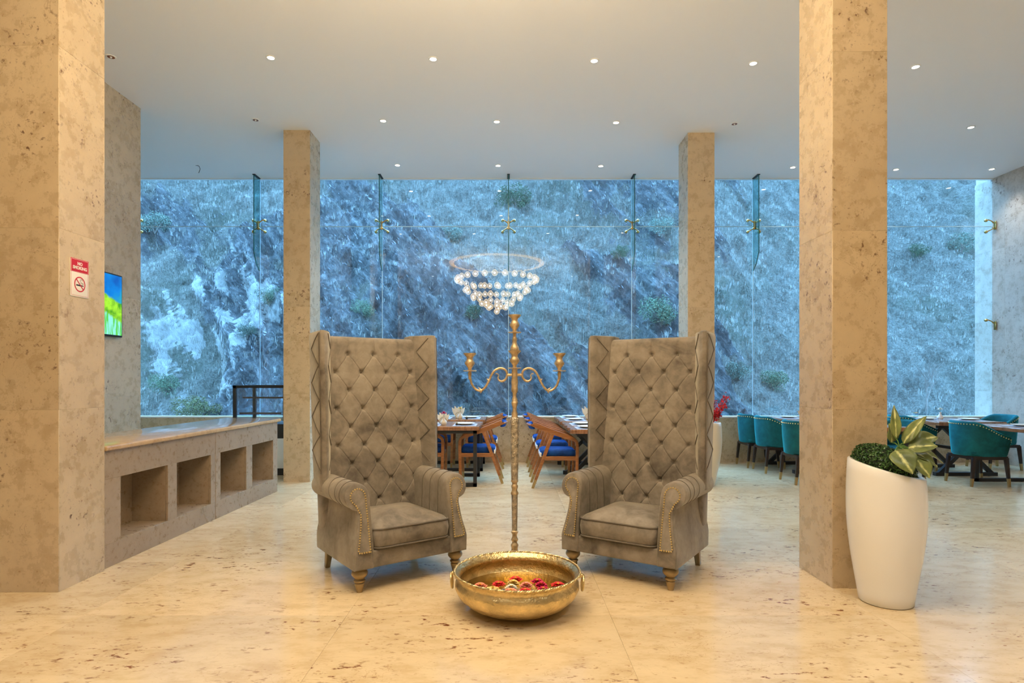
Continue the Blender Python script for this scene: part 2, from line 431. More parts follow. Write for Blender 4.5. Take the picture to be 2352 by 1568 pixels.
# recessed downlights
M['lamp'] = emis('downlight_lens', (1.0, 0.86, 0.66), 14.0)
M['trim'] = plain('downlight_trim', (0.85,0.83,0.80), 0.4)
M['copper'] = plain('copper_reflector', (0.30,0.10,0.05), 0.35, 0.8)
tr_me = MB().lathe([(0.034,-0.006),(0.046,-0.006),(0.050,0.0),(0.034,0.0),(0.034,-0.006)], 28).mesh('trim')
ln_me = MB().lathe([(0,-0.004),(0.034,-0.004),(0.034,-0.001),(0,-0.001)], 24).mesh('lens')
def downlight(px, py, label, lit=True, k=1.0):
    p = on_h(px, py, H); t = thing('downlight', label, 'ceiling light', (p.x, p.y, H), 0, 'recessed ceiling downlights')
    obj('trim', tr_me, M['trim'] if lit else M['copper'], t)
    if lit:
        obj('lens', ln_me, M['lamp'], t)
        ld = bpy.data.lights.new('downlight_beam', 'SPOT'); ld.energy = SPOT*k; ld.color = WARM; ld.spot_size = math.radians(100); ld.spot_blend = 1.0; ld.shadow_soft_size = 0.04
        lo = bpy.data.objects.new('downlight_beam', ld); COL.objects.link(lo); lo.parent = t; lo.location = (0, 0, -0.02)
    else:
        MB().lathe([(0,-0.001),(0.034,-0.001),(0.034,-0.006),(0.02,-0.004),(0,-0.002)], 20).build('open_reflector', M['copper'], t)
        MB().sphere((0,0,-0.006), 0.012, 10, 6).build('small_bulb', M['trim'], t)
for k, (px, py) in enumerate(((622,132),(995,135),(1365,139),(1730,145),(2103,153))):
    downlight(px, py, 'lit downlight, %s from the left in the nearest ceiling row' % ORD[k], True, 0.24)
for k, (px, py) in enumerate(((880,277),(1141,279),(1415,281),(2230,292))):
    downlight(px, py, 'lit downlight, %s from the left in the middle ceiling row' % ORD[k], True, 0.26)
for k, (px, py) in enumerate(((913,379),(1144,380),(1380,381),(1821,384),(2058,389),(2278,388))):
    downlight(px, py, 'lit downlight, %s from the left in the ceiling row nearest the window' % ORD[k], True, 0.18)
downlight(255, 130, 'unlit copper downlight beside the front left column', False)
downlight(587, 275, 'unlit copper downlight near the rear left column', False)
downlight(1687, 284, 'unlit downlight right of the rear right column', False)
# unseen downlights added over and behind the camera as fill light
for k, (x, y) in enumerate(((-2.4,0.6),(2.0,0.6),(-2.4,-2.2),(2.0,-2.2),(5.6,3.6),(5.6,0.4))):
    py = HY - F*(H-HC)/y if y > 0 else 0
    t = thing('downlight', 'unseen downlight added for fill light above ' + ('the camera on the left','the camera on the right','the rear lobby on the left','the rear lobby on the right','the front right column side aisle','the right side aisle beside the camera')[k], 'ceiling light', (x, y, H), 0, 'recessed ceiling downlights')
    obj('trim', tr_me, M['trim'], t); obj('lens', ln_me, M['lamp'], t)
    ld = bpy.data.lights.new('downlight_beam', 'SPOT'); ld.energy = SPOT*1.25; ld.color = WARM; ld.spot_size = math.radians(100); ld.spot_blend = 1.0; ld.shadow_soft_size = 0.04
    lo = bpy.data.objects.new('downlight_beam', ld); COL.objects.link(lo); lo.parent = t; lo.location = (0, 0, -0.02)
p = on_h(454, 380, H)
tag(MB().tube(smooth_path([(p.x-0.03,p.y,H),(p.x+0.02,p.y,H-0.01),(p.x+0.035,p.y,H-0.06),(p.x+0.015,p.y,H-0.115)]), 0.004, 6).build('loose_wire', M['black']),
    'short loose wire curling down from the ceiling near the window', 'wire')

# chandelier of glass globes hanging just above the frame; it shows as a reflection in the glass front
CX, CY = -0.33, 2.70
ch = thing('globe_chandelier', 'tiered chandelier of amber glass globes, reflected in the window', 'chandelier', (CX, CY, H))
M['bulb'] = emis('chandelier_bulb', (1.0, 0.985, 0.95), BULB)
m, nt, bs = new_mat('amber_globe'); M['globe'] = m; nt.nodes.remove(bs)
tr_ = nd(nt, 'ShaderNodeBsdfTransparent', {0: (1.0, 0.86, 0.62, 1)}); em_ = nd(nt, 'ShaderNodeEmission', {0: (1.0, 0.74, 0.40, 1), 1: GLOBE})
gl_ = nd(nt, 'ShaderNodeBsdfGlossy', {0: (1,0.9,0.7,1), 1: 0.05}); lw_ = nd(nt, 'ShaderNodeLayerWeight', {0: 0.45})
mx1 = nd(nt, 'ShaderNodeMixShader', {0: math_(nt, 'ADD', math_(nt, 'MULTIPLY', lw_.outputs['Facing'], 0.65), 0.25), 1: tr_.outputs[0], 2: em_.outputs[0]})
mx2 = nd(nt, 'ShaderNodeMixShader', {0: 0.08, 1: mx1.outputs[0], 2: gl_.outputs[0]})
nt.links.new(mx2.outputs[0], nt.nodes['Material Output'].inputs[0])
M['ringglow'] = emis('lit_ceiling_ring', (1.0, 0.62, 0.26), 3.0); M['ringglow'].cycles.emission_sampling = 'NONE'; M['globe'].cycles.emission_sampling = 'NONE'; M['lamp'].cycles.emission_sampling = 'NONE'
MB().lathe([(1.22,-0.03),(1.32,-0.03),(1.34,0),(1.20,0),(1.22,-0.03)], 64).build('ceiling_ring', M['ringglow'], ch)
MB().lathe([(0,-0.02),(1.2,-0.02),(1.2,0),(0,0)], 64).build('canopy', M['ceil'], ch)
gm = MB().lathe([(0,-0.083),(0.035,-0.075),(0.065,-0.05),(0.082,-0.012),(0.08,0.025),(0.06,0.06),(0.03,0.085),(0.018,0.095)], 20).mesh('globe')
bmh = MB().sphere((0,0,0), 0.027, 6, 4).mesh('bulb'); capm = MB().lathe([(0.02,0.085),(0.022,0.12),(0.008,0.13),(0,0.13)], 12).mesh('cap')
for r, h, n in ((1.12,4.15,26),(0.88,3.86,16),(0.68,3.66,12),(0.42,3.48,8),(0.25,3.38,5),(0.0,3.26,1)):
    for k in range(n):
        a = 2*PI*(k+0.37*n)/n; q = (r*math.cos(a), r*math.sin(a), h-H)
        g = obj('globe', gm, M['globe'], ch); g.location = q
        obj('bulb', bmh, M['bulb'], g); obj('cap', capm, M['brass'], g)
        c = MB().tube([(0,0,0.13),(0,0,H-h-0.02)], 0.0018, 4).build('cord', M['black'], g)

# ================================================================ HILLSIDE
def hill_pt(X, d):
    # profile: a toe at the foot, then a steep rocky rise
    h = -0.9 + 0.72*d + 0.012*d*d
    ax = 0.62*X - 0.78*h; bx = 0.78*X + 0.62*h          # strata dipping to the lower right
    big = mnoise.fractal(Vector((X*0.10+3.1, h*0.13, 4.7)), 1.0, 2.0, 4)
    rk = mnoise.fractal(Vector((ax*0.11+9.2, bx*0.30+1.3, 2.2)), 0.9, 2.1, 5)
    far = 1/(1+math.exp(-(X-6.5-0.35*h)*0.9))            # smoother scree slope on the right
    rock = max(0.0, min(1.0, (rk*1.7+0.12-0.85*far)*2.4))
    st = mnoise.ridged_multi_fractal(Vector((ax*0.28, bx*1.5, 7.0)), 0.9, 2.1, 4, 1.0, 2.0)-1.2
    fine = mnoise.fractal(Vector((X*0.9, h*1.1, 1.0)), 0.7, 2.1, 5)
    disp = 1.3*big*(1-0.5*far) + rock*(0.55+0.42*st) + (1-rock)*0.36*fine + far*(-2.2)
    if rock > 0.3: disp += 0.16*(rock-0.3)*mnoise.cell(Vector((ax*1.1, bx*4.0, 0.5))) + 0.10*(rock-0.3)*mnoise.noise(Vector((ax*3.0, bx*9.0, 1.5)))
    wl_ = math.exp(-((X+9.6)/2.6)**2 - ((h-3.1)/2.4)**2)
    wst = mnoise.fractal(Vector((ax*0.42, bx*2.4, 3.3)), 0.9, 2.1, 4)
    white = max(0.0, min(1.0, (wst*2.2+0.05)*wl_*1.5 + max(0, wst-0.45)*0.8*(1-far)))
    gr = max(0.0, min(1.0, mnoise.fractal(Vector((X*0.22+31, h*0.25, 5)), 0.9, 2.0, 4)*1.6))
    return (X, 13.2+d - 0.8*disp, h+0.55*disp), (rock, white, gr)
NX, NDp = 380, 230
hv, hm = [], []
for j in range(NDp):
    d = 26.0*(j/(NDp-1))**1.25
    for i in range(NX):
        p, mk = hill_pt(-21+48.0*i/(NX-1), d); hv.append(p); hm.append(mk)
hf = [(j*NX+i, j*NX+i+1, (j+1)*NX+i+1, (j+1)*NX+i) for j in range(NDp-1) for i in range(NX-1)]
hme = bpy.data.meshes.new('hillside'); hme.from_pydata(hv, [], hf)
at_ = hme.color_attributes.new('cover', 'FLOAT_COLOR', 'POINT')
at_.data.foreach_set('color', [c for mk in hm for c in (*mk, 1.0)])
hme.polygons.foreach_set('use_smooth', [hm[f[0]][0] < 0.45 for f in hf])
m, nt, bs = new_mat('hillside_ground'); M['hill'] = m
va = nd(nt, 'ShaderNodeVertexColor', layer_name='cover'); sp_ = nd(nt, 'ShaderNodeSeparateColor', {0: va.outputs[0]})
v = coords(nt, False); v2 = nd(nt, 'ShaderNodeMapping', {'Vector': nd(nt, 'ShaderNodeMapping', {'Vector': v, 'Rotation': (0, -0.9, 0)}).outputs[0], 'Scale': (0.8, 0.8, 3.2)}).outputs[0]
g1 = noise(nt, v, 2.2, 6, 0.75); g2 = noise(nt, v, 15.0, 5, 0.85); r1 = noise(nt, v2, 1.2, 8, 0.78)
grass = ramp(nt, g1, [(0.30, (0.07,0.068,0.06)), (0.5, (0.24,0.23,0.20)), (0.66, (0.52,0.50,0.44))])
grass = mix(nt, 0.6, grass, ramp(nt, g2, [(0.36, (0.05,0.05,0.046)), (0.50, (0.24,0.23,0.20)), (0.64, (0.62,0.59,0.52))]))
grass = mix(nt, math_(nt, 'MULTIPLY', sp_.outputs[2], 0.45), grass, (0.10,0.13,0.08))
rock = ramp(nt, math_(nt, 'ADD', math_(nt, 'MULTIPLY', r1, 0.8), math_(nt, 'MULTIPLY', g1, 0.2)), [(0.36, (0.035,0.037,0.04)), (0.49, (0.13,0.13,0.135)), (0.57, (0.30,0.30,0.30)), (0.68, (0.68,0.67,0.66))])
wht = ramp(nt, r1, [(0.35, (0.30,0.29,0.27)), (0.6, (0.80,0.78,0.74))])
fac = ramp(nt, math_(nt, 'ADD', sp_.outputs[0], math_(nt, 'MULTIPLY', math_(nt, 'SUBTRACT', g1, 0.5), 3.0)), [(0.35, 0.0), (0.6, 1.0)])
rock = mix(nt, 0.22, rock, ramp(nt, g2, [(0.36, (0.03,0.032,0.035)), (0.62, (0.36,0.36,0.36))]))
base = mix(nt, fac, grass, rock)
base = mix(nt, ramp(nt, math_(nt, 'ADD', sp_.outputs[1], math_(nt, 'MULTIPLY', math_(nt, 'SUBTRACT', r1, 0.5), 1.2)), [(0.35, 0.0), (0.55, 1.0)]), base, wht)
nt.links.new(base, bs.inputs['Base Color']); bs.inputs['Roughness'].default_value = 0.95; bs.inputs['Specular IOR Level'].default_value = 0.1
bump(nt, bs, math_(nt, 'ADD', math_(nt, 'MULTIPLY', g2, 0.7), math_(nt, 'MULTIPLY', r1, 2.2)), 1.0, 0.5)
hill = obj('hillside', hme, m); tag(hill, 'steep rocky hillside with dry grass beyond the glass', kind='structure')
gr_ = MB().box(-22, 28, WY+0.28, 13.6, -0.9, -0.55).build('ground_strip', M['hill']); tag(gr_, 'bare ground strip at the foot of the hill', kind='structure')
HV = np.array(hv); HPX = VX + F*HV[:,0]/HV[:,1]; HPY = HY - F*(HV[:,2]-HC)/HV[:,1]
def hill_at(px, py):
    d2 = (HPX-px)**2 + (HPY-py)**2; near = np.where(d2 < 14**2)[0]
    i = near[np.argmin(HV[near,1])] if len(near) else int(np.argmin(d2))
    return Vector(hv[int(i)])

# angular rock shards along the strata: uncountable
M['shard'] = plain('rock_shard', (0.12,0.12,0.125), 0.9, var=0.9, vscale=5)
sb_ = MB(); R = random.Random(8); cnt = 0; dip = Vector((0.62, 0.0, -0.78)); nrm_ = Vector((0.2, -0.85, 0.5)).normalized()
while cnt < 13000:
    X = R.uniform(-16, 20); d = 21*R.random()**0.8; p, mk = hill_pt(X, d)
    if mk[0] < 0.35 and R.random() > 0.10: continue
    cnt += 1; L = R.uniform(0.03, 0.12)*(2.2 if R.random() < 0.04 else 1.0); a = (dip+Vector((R.gauss(0,.18), R.gauss(0,.2), R.gauss(0,.18)))).normalized(); b = a.cross(nrm_).normalized(); c_ = a.cross(b); P_ = Vector(p)+Vector((0, 0.3, -0.2))*L
    w_, t_ = L*R.uniform(.12,.38), L*R.uniform(.1,.3)
    vs = [P_+a*L*R.uniform(.8,1.1), P_-a*L*R.uniform(.8,1.1), P_+b*w_*R.uniform(.6,1.2), P_-b*w_*R.uniform(.6,1.2), P_-c_*t_+a*L*R.uniform(-.3,.3), P_+c_*t_]
    sb_.add(vs, [(0,2,4),(2,1,4),(1,3,4),(3,0,4),(2,0,5),(1,2,5),(3,1,5),(0,3,5)])
tag(sb_.build('rock_shards', M['shard'], smooth=False, merge=False), 'angular grey rock shards scattered over the hillside outcrops', 'rocks', kind='stuff')

# dry grass tufts: uncountable, one object
M['drygrass'] = plain('dry_grass', (0.215,0.205,0.18), 0.9, var=0.65, vscale=1.5)
gb = MB(); R = random.Random(3); cnt = 0
while cnt < 36000:
    X = R.uniform(-16, 20); d = 20*R.random()**0.8
    p, mk = hill_pt(X, d)
    if mk[0] > 0.5 and R.random() > 0.3: continue
    cnt += 1; sz = R.uniform(0.07, 0.20)*(1.0 if X < 9 else 0.7)
    vs, fs = [], []
    for b in range(9):
        a = R.uniform(0, 2*PI); l = sz*R.uniform(0.6, 1.15); ln = R.uniform(0.2, 1.3)*l; wv = 0.0022+0.0035*R.random()
        bx, by = 0.05*math.cos(a), 0.05*math.sin(a); ex, ey = bx+ln*math.cos(a), by+ln*math.sin(a)-0.1*l
        sx, sy = -math.sin(a)*wv, math.cos(a)*wv; o = len(vs)
        mx_, my_, mz_ = p[0]+bx+0.4*(ex-bx), p[1]+by+0.4*(ey-by), p[2]+0.6*l
        vs += [(p[0]+bx-sx, p[1]+by-sy, p[2]-0.05), (p[0]+bx+sx, p[1]+by+sy, p[2]-0.05), (mx_+sx*.8, my_+sy*.8, mz_), (mx_-sx*.8, my_-sy*.8, mz_), (p[0]+ex, p[1]+ey, p[2]+l*R.uniform(0.6,0.95))]
        fs += [(o, o+1, o+2, o+3), (o+3, o+2, o+4)]
    gb.add(vs, fs)
tag(gb.build('dry_grass', M['drygrass'], smooth=False, merge=False), 'pale dry grass tufts covering the hillside', 'grass', kind='stuff')

# shrubs on the slope
M['shrub'] = plain('shrub_leaf', (0.055,0.085,0.045), 0.85, var=0.5, vscale=3)
M['shrub2'] = plain('olive_shrub_leaf', (0.085,0.085,0.03), 0.85, var=0.5, vscale=3)
M['shrub3'] = plain('grey_green_shrub_leaf', (0.10,0.13,0.10), 0.9, var=0.4, vscale=3)
M['bark'] = plain('bark', (0.12,0.10,0.085), 0.9, var=0.3)
def shrub_mesh(seed, n=2600, leaf=0.038):
    R = random.Random(seed); mb = MB(); vs, fs = [], []
    cl = [(R.uniform(-.6,.6), R.uniform(-.5,.5), R.uniform(.2,.75), R.uniform(.22,.45)) for _ in range(14)]
    for k in range(n):
        cx, cy, cz, r = R.choice(cl); u = Vector((R.gauss(0,1), R.gauss(0,1), R.gauss(0,1))).normalized()*r*R.uniform(.6,1.05)
        p = Vector((cx, cy, cz))+u; a = Vector((R.gauss(0,1), R.gauss(0,1), R.gauss(0,1))).normalized(); b = a.orthogonal().normalized()
        s = leaf*R.uniform(.6,1.4); o = len(vs)
        vs += [p-a*s, p+b*s*.5, p+a*s, p-b*s*.5]; fs.append((o, o+1, o+2, o+3))
    mb.add(vs, fs); return mb.mesh('foliage', smooth=False, merge=False)
def stem_mesh(seed):
    R = random.Random(seed); mb = MB()
    for k in range(7):
        a = R.uniform(0, 2*PI); mb.tube([(0,0,-0.15), (0.15*math.cos(a), 0.15*math.sin(a), 0.2), (0.45*math.cos(a), 0.45*math.sin(a), 0.6)], [0.03,0.02,0.008], 5)
    return mb.mesh('stems')
fmesh = [shrub_mesh(s) for s in (11, 22, 33)]; smesh = [stem_mesh(s) for s in (1, 2, 3)]
SH = [(452,925,46,'shrub2','rounded olive shrub just above the stone counter'), (388,862,36,'shrub','dark green shrub low on the hill above the counter'),
      (352,490,38,'shrub3','grey-green shrub high at the left end of the window'), (620,655,34,'shrub','green shrub beside the left column halfway up'),
      (565,745,24,'shrub3','small pale shrub between counter and left column'), (848,690,34,'shrub','tall green shrub above the left armchair'),
      (1045,520,36,'shrub3','grey-green shrub left of the window centre line'), (1190,435,44,'shrub','dark bush at the top of the window centre'),
      (1075,700,30,'shrub','green shrub under the chandelier reflection'), (1410,572,22,'shrub','small round green shrub right of the window centre'),
      (1512,500,34,'shrub3','grey shrub by the right glass fin fitting'), (1505,690,52,'shrub','large green shrub left of the rear right column'),
      (1705,830,32,'shrub3','pale shrub low between the right columns'), (1775,855,34,'shrub','greener shrub low between the right columns'),
      (2200,535,40,'shrub3','grey-green shrub high on the slope by the right wall'), (2105,560,26,'shrub','dark low shrub on the right scree slope')]
for k, (px, py, rp, mt, lb) in enumerate(SH):
    p = hill_at(px, py+rp*0.7); s = rp*p.y/F/0.85
    t = thing('hillside_shrub', lb, 'shrub', (p.x, p.y-0.1, p.z-0.15*s), R.uniform(0, 6), 'shrubs on the hillside')
    f = obj('foliage', fmesh[k % 3].copy(), M[mt], t); f.data.materials.clear(); f.data.materials.append(M[mt]); f.scale = (s, s, s); f['kind'] = 'stuff'
    g = obj('stems', smesh[k % 3], M['bark'], t); g.scale = (s, s, s)
# bare tree
p = hill_at(2122, 945); tb = MB(); R = random.Random(5)
def branch(b, dr, ln, r, lev):
    e = b + dr*ln; mid = (b+e)/2 + Vector((R.uniform(-1,1), R.uniform(-1,1), 0))*ln*0.06
    tb.tube([b, mid, e], [r, r*.8, r*.6], 5 if lev < 2 else 3)
    if lev < 5:
        for k in range(3 if lev < 4 else 2):
            q = (dr + Vector((R.uniform(-.75,.75), R.uniform(-.5,.5), R.uniform(-.1,.45)))).normalized()
            branch(b.lerp(e, R.uniform(.55, 1.0)), q, ln*R.uniform(.58,.78), r*.55, lev+1)
branch(Vector((0,0,-0.3)), Vector((0.02,0,1)), 0.85, 0.045, 0)
t = thing('bare_tree', 'leafless tree at the foot of the slope right of the front column', 'tree', p); tb.build('branches', M['bark'], t)

# ================================================================ COUNTER AND DISPLAY CASE
def counter_unit(label, y0, y1, niches):
    t = thing('counter_unit', label, 'counter', (-2.86, (y0+y1)/2, 0), 0.0, 'stone counter units'); ym = (y0+y1)/2
    z0n, z1n = 0.165, 0.63; zt = 0.835; dep = 0.30
    x = lambda y: 0.028*(y-4.246)            # the front runs slightly inwards to the back
    fr = MB(); edges = [y0] + [v for n in niches for v in n] + [y1]
    def seg(a, b, z0, z1, t0=0.0, t1=0.02):
        vs = [(x(a)-t1, a-ym, z0),(x(a)-t0, a-ym, z0),(x(b)-t0, b-ym, z0),(x(b)-t1, b-ym, z0)]
        vs += [(p[0], p[1], z1) for p in vs]
        return vs, [(0,3,2,1),(4,5,6,7),(0,1,5,4),(1,2,6,5),(2,3,7,6),(3,0,4,7)]
    MB().add(*seg(y0, y1, 0, z0n)).build('bottom_panel', M['counter'], t, bevel=0.0015, bseg=1)
    MB().add(*seg(y0, y1, z1n, zt)).build('top_panel', M['counter'], t, bevel=0.0015, bseg=1)
    for i in range(0, len(edges), 2):
        MB().add(*seg(edges[i], edges[i+1], z0n, z1n)).build('upright_panel', M['counter'], t, bevel=0.0015, bseg=1)
    for a, b in niches:
        nb = MB()
        nb.add(*seg(a-0.01, b+0.01, z0n-0.018, z0n, 0.021, dep)); nb.add(*seg(a-0.01, b+0.01, z1n, z1n+0.018, 0.021, dep))
        nb.add(*seg(a-0.018, a, z0n, z1n, 0.021, dep)); nb.add(*seg(b, b+0.018, z0n, z1n, 0.021, dep)); nb.add(*seg(a-0.018, b+0.018, z0n-0.018, z1n+0.018, dep, dep+0.018))
        nb.build('niche', M['counter'], t, bevel=0.001, bseg=1)
    bk = MB(); bk.add(*seg(y0, y1, 0, zt, 0.64, 0.66)); bk.add(*seg(y0, y0+0.015, 0, zt, 0.021, 0.64)); bk.add(*seg(y1-0.015, y1, 0, zt, 0.021, 0.64))
    bk.build('carcass', M['counter'], t)
counter_unit('nearer stone counter unit with two niches, beside the front left column', 4.225, 5.742, [(4.40,4.98),(5.11,5.66)])
counter_unit('farther stone counter unit with two niches, by the display case', 5.75, 7.18, [(5.84,6.38),(6.52,7.06)])
ct = MB(); pts = [(-3.56,4.21),(-2.835,4.21),(-2.755,7.24),(-3.50,7.40)]
ct.prism(pts, 'z', 0.835, 0.872); o = ct.build('countertop', M['countertop'], bevel=0.012, bseg=3)
tag(o, 'long glossy beige stone worktop over the counter units', 'countertop')

# refrigerated display case
dx0, dx1, dy0, dy1 = -3.86, -2.70, 8.36, 9.05; cx, cy = (dx0+dx1)/2, (dy0+dy1)/2
dc = thing('display_case', 'dark-framed glass pastry case behind the counter', 'display case', (cx, cy, 0))
hx, hy = (dx1-dx0)/2, (dy1-dy0)/2
MB().box(-hx+.02, hx-.02, -hy+.03, hy-.02, 0, 0.10).build('plinth', M['black'], dc)
MB().box(-hx, hx, -hy, hy, 0.10, 0.52).build('cabinet', M['whiteframe'], dc, bevel=0.006)
MB().box(-hx, hx, -hy, hy, 0.52, 0.72).build('cold_well', M['black'], dc, bevel=0.004)
for sx in (-1, 1):
    for sy in (-1, 1):
        a = 0.022; X0 = sx*(hx-a); Y0 = sy*(hy-a); MB().box(X0-a, X0+a, Y0-a, Y0+a, 0.72, 1.225).build('post', M['black'], dc, bevel=0.003)
mb = MB()
for sx in (-1, 1): mb.box(sx*(hx-.022)-.022, sx*(hx-.022)+.022, -hy, hy, 1.225, 1.262)
for sy in (-1, 1): mb.box(-hx, hx, sy*(hy-.022)-.022, sy*(hy-.022)+.022, 1.225, 1.262)
mb.build('top_frame', M['black'], dc)
MB().box(-hx+.03, hx-.03, -hy+.03, hy-.03, 1.24, 1.25).build('top_glass', M['pane'], dc)
MB().box(-hx+.05, hx-.05, -hy+.008, -hy+.014, 0.72, 1.225).build('front_glass', M['pane'], dc)
for sx in (-1, 1): MB().box(sx*(hx-.012)-.003, sx*(hx-.012)+.003, -hy+.05, hy-.05, 0.72, 1.225).build('side_glass', M['pane'], dc)
for z, dpt in ((0.86, 0.5), (1.08, 0.4)):
    s_ = MB().box(-hx+.05, hx-.05, hy-.04-dpt, hy-.04, z, z+.008).build('shelf', M['pane'], dc)
    MB().box(-hx+.03, -hx+.62, hy-.05-dpt, hy-.03-dpt, z-.008, z+.016).build('shelf_edge', plain('bronze', (0.09,0.05,0.03), 0.4), s_)
MB().box(-0.12, -0.09, hy-.05, hy-.03, 0.72, 1.225).build('rear_mullion', plain('bronze_bar', (0.16,0.11,0.07), 0.4), dc)
MB().box(0.12, 0.19, hy-.05, hy-.03, 0.72, 1.225).build('rear_mullion', M['cap'], dc)

# ================================================================ SIGN AND TELEVISION
def text_mesh(txt, size, offs=0.0):
    cu = bpy.data.curves.new('txt', 'FONT'); cu.body = txt; cu.size = size; cu.align_x = 'CENTER'; cu.align_y = 'CENTER'; cu.offset = offs; cu.extrude = 0.0004; cu.resolution_u = 3
    o = bpy.data.objects.new('txt', cu); COL.objects.link(o); dg = bpy.context.evaluated_depsgraph_get(); dg.update()
    me = bpy.data.meshes.new_from_object(o.evaluated_get(dg)); bpy.data.objects.remove(o); bpy.data.curves.remove(cu); me.name = 'lettering'; return me
M['red'] = plain('sign_red', srgb(196,24,40), 0.4); M['signwhite'] = plain('sign_white', (0.86,0.82,0.75), 0.4); M['signblack'] = plain('sign_black', (0.02,0.02,0.02), 0.5)
sg = thing('no_smoking_sign', 'red and white no smoking sign on the front left column', 'sign', (-2.84, 3.95, 2.012), PI/2)
# local: x along the wall (to the right as read), -y towards the reader, z up
MB().box(-0.0845,0.0845,-0.005,-0.0005,-0.125,0.125).build('board', M['signwhite'], sg, bevel=0.001)
MB().box(-0.083,0.083,-0.0058,-0.005,0.035,0.1235).build('red_header', M['red'], sg)
mb = MB()
for a,b,c,d in ((-0.078,0.078,0.117,0.1185),(-0.078,0.078,0.037,0.038),(-0.078,-0.0765,0.037,0.1185),(0.0765,0.078,0.037,0.1185)): mb.box(a,b,-0.0064,-0.0058,c,d)
mb.build('header_border', M['signwhite'], sg)
mb = MB()
for a,b,c,d in ((-0.078,0.078,-0.1185,-0.117),(-0.078,-0.0765,-0.1185,0.034),(0.0765,0.078,-0.1185,0.034)): mb.box(a,b,-0.0056,-0.005,c,d)
mb.build('lower_border', M['red'], sg)
for tx, z in (('NO', 0.092), ('SMOKING', 0.064)):
    o = obj('lettering', text_mesh(tx, 0.029, 0.0011), M['signwhite'], sg); o.location = (0, -0.0066, z); o.rotation_euler = (PI/2, 0, 0)
ring = [(0.05*math.cos(a), -0.0062, -0.044+0.05*math.sin(a)) for a in [2*PI*k/40 for k in range(40)]]
def flat_ring(r0, r1, cz, y0, y1, n=48):
    mb = MB(); vs, fs = [], []
    for k in range(n):
        a = 2*PI*k/n
        for r, y in ((r0,y0),(r1,y0),(r1,y1),(r0,y1)): vs.append((r*math.cos(a), y, cz+r*math.sin(a)))
    for k in range(n):
        for q in range(4): fs.append((k*4+q, k*4+(q+1)%4, ((k+1)%n)*4+(q+1)%4, ((k+1)%n)*4+q))
    return mb.add(vs, fs)
flat_ring(0.043,0.0505,-0.042,-0.0060,-0.005).build('prohibition_ring', M['red'], sg)
MB().bar((-0.033,-0.0059,-0.009),(0.033,-0.0059,-0.075),0.001,0.0065,up=(0.7,0,0.7)).build('prohibition_bar', M['red'], sg)
MB().box(-0.033,0.020,-0.0056,-0.005,-0.054,-0.044).box(0.022,0.027,-0.0056,-0.005,-0.054,-0.044).box(0.029,0.034,-0.0056,-0.005,-0.054,-0.044).build('cigarette', M['signblack'], sg)
mb = MB()
for q in ([(0.030,-0.040),(0.031,-0.033),(0.022,-0.03),(0.010,-0.027),(0.003,-0.018),(0.010,-0.008),(0.020,-0.010),(0.022,-0.018)], [(0.024,-0.040),(0.022,-0.036),(0.012,-0.035),(0.006,-0.032)]):
    mb.tube([(a,-0.0053,b) for a, b in smooth_path([(a,b,0) for a,b in q], 5) for a,b in [(a,b)]] if False else [(p.x,-0.0053,p.y) for p in smooth_path([(a,b,0) for a,b in q], 5)], 0.0013, 5)
mb.build('smoke', M['signblack'], sg)

tv = thing('television', 'flat television showing a green and blue landscape on the dark pier', 'television', (-4.45, 6.22, 2.17), PI/2)
MB().box(-0.58,0.58,-0.055,-0.02,-0.35,0.35).build('casing', M['black'], tv, bevel=0.006)
MB().box(-0.2,0.2,-0.02,-0.0005,-0.15,0.15).build('wall_bracket', M['black'], tv)
m, nt, bs = new_mat('landscape_screen')
tc = nd(nt, 'ShaderNodeTexCoord'); sx_ = nd(nt, 'ShaderNodeSeparateXYZ', {0: tc.outputs['Object']})
nz = noise(nt, tc.outputs['Object'], 9, 5, 0.65); nz2 = noise(nt, nd(nt, 'ShaderNodeMapping', {0: tc.outputs['Object'], 'Scale': (14,1,2)}).outputs[0], 2.0, 4)
hgt = math_(nt, 'ADD', math_(nt, 'ADD', sx_.outputs[2], math_(nt, 'MULTIPLY', sx_.outputs[0], 0.35)), math_(nt, 'MULTIPLY', math_(nt, 'SUBTRACT', nz, 0.5), 0.10))
skyc = ramp(nt, noise(nt, tc.outputs['Object'], 2.6, 5), [(0.35, (0.0,0.05,0.35)), (0.55, (0.0,0.20,0.65)), (0.70, (0.02,0.35,0.45)), (0.8, (0.25,0.40,0.05))])
low = mix(nt, ramp(nt, nz2, [(0.42, 0.0), (0.55, 1.0)]), (0.10,0.55,0.05), (0.25,0.75,0.65))
mid = ramp(nt, nz, [(0.35, (0.05,0.30,0.0)), (0.6, (0.35,0.75,0.02))])
b_ = mix(nt, ramp(nt, hgt, [(0.0, 0.0), (0.02, 1.0)]), low, mid)
b_ = mix(nt, ramp(nt, hgt, [(0.20, 0.0), (0.22, 1.0)]), b_, skyc)
bs.inputs['Base Color'].default_value = (0,0,0,1); bs.inputs['Roughness'].default_value = 0.2
nt.links.new(b_, bs.inputs['Emission Color']); bs.inputs['Emission Strength'].default_value = 1.1
scn = MB().box(-0.565,0.565,-0.0565,-0.0551,-0.33,0.335).build('screen', m, tv)

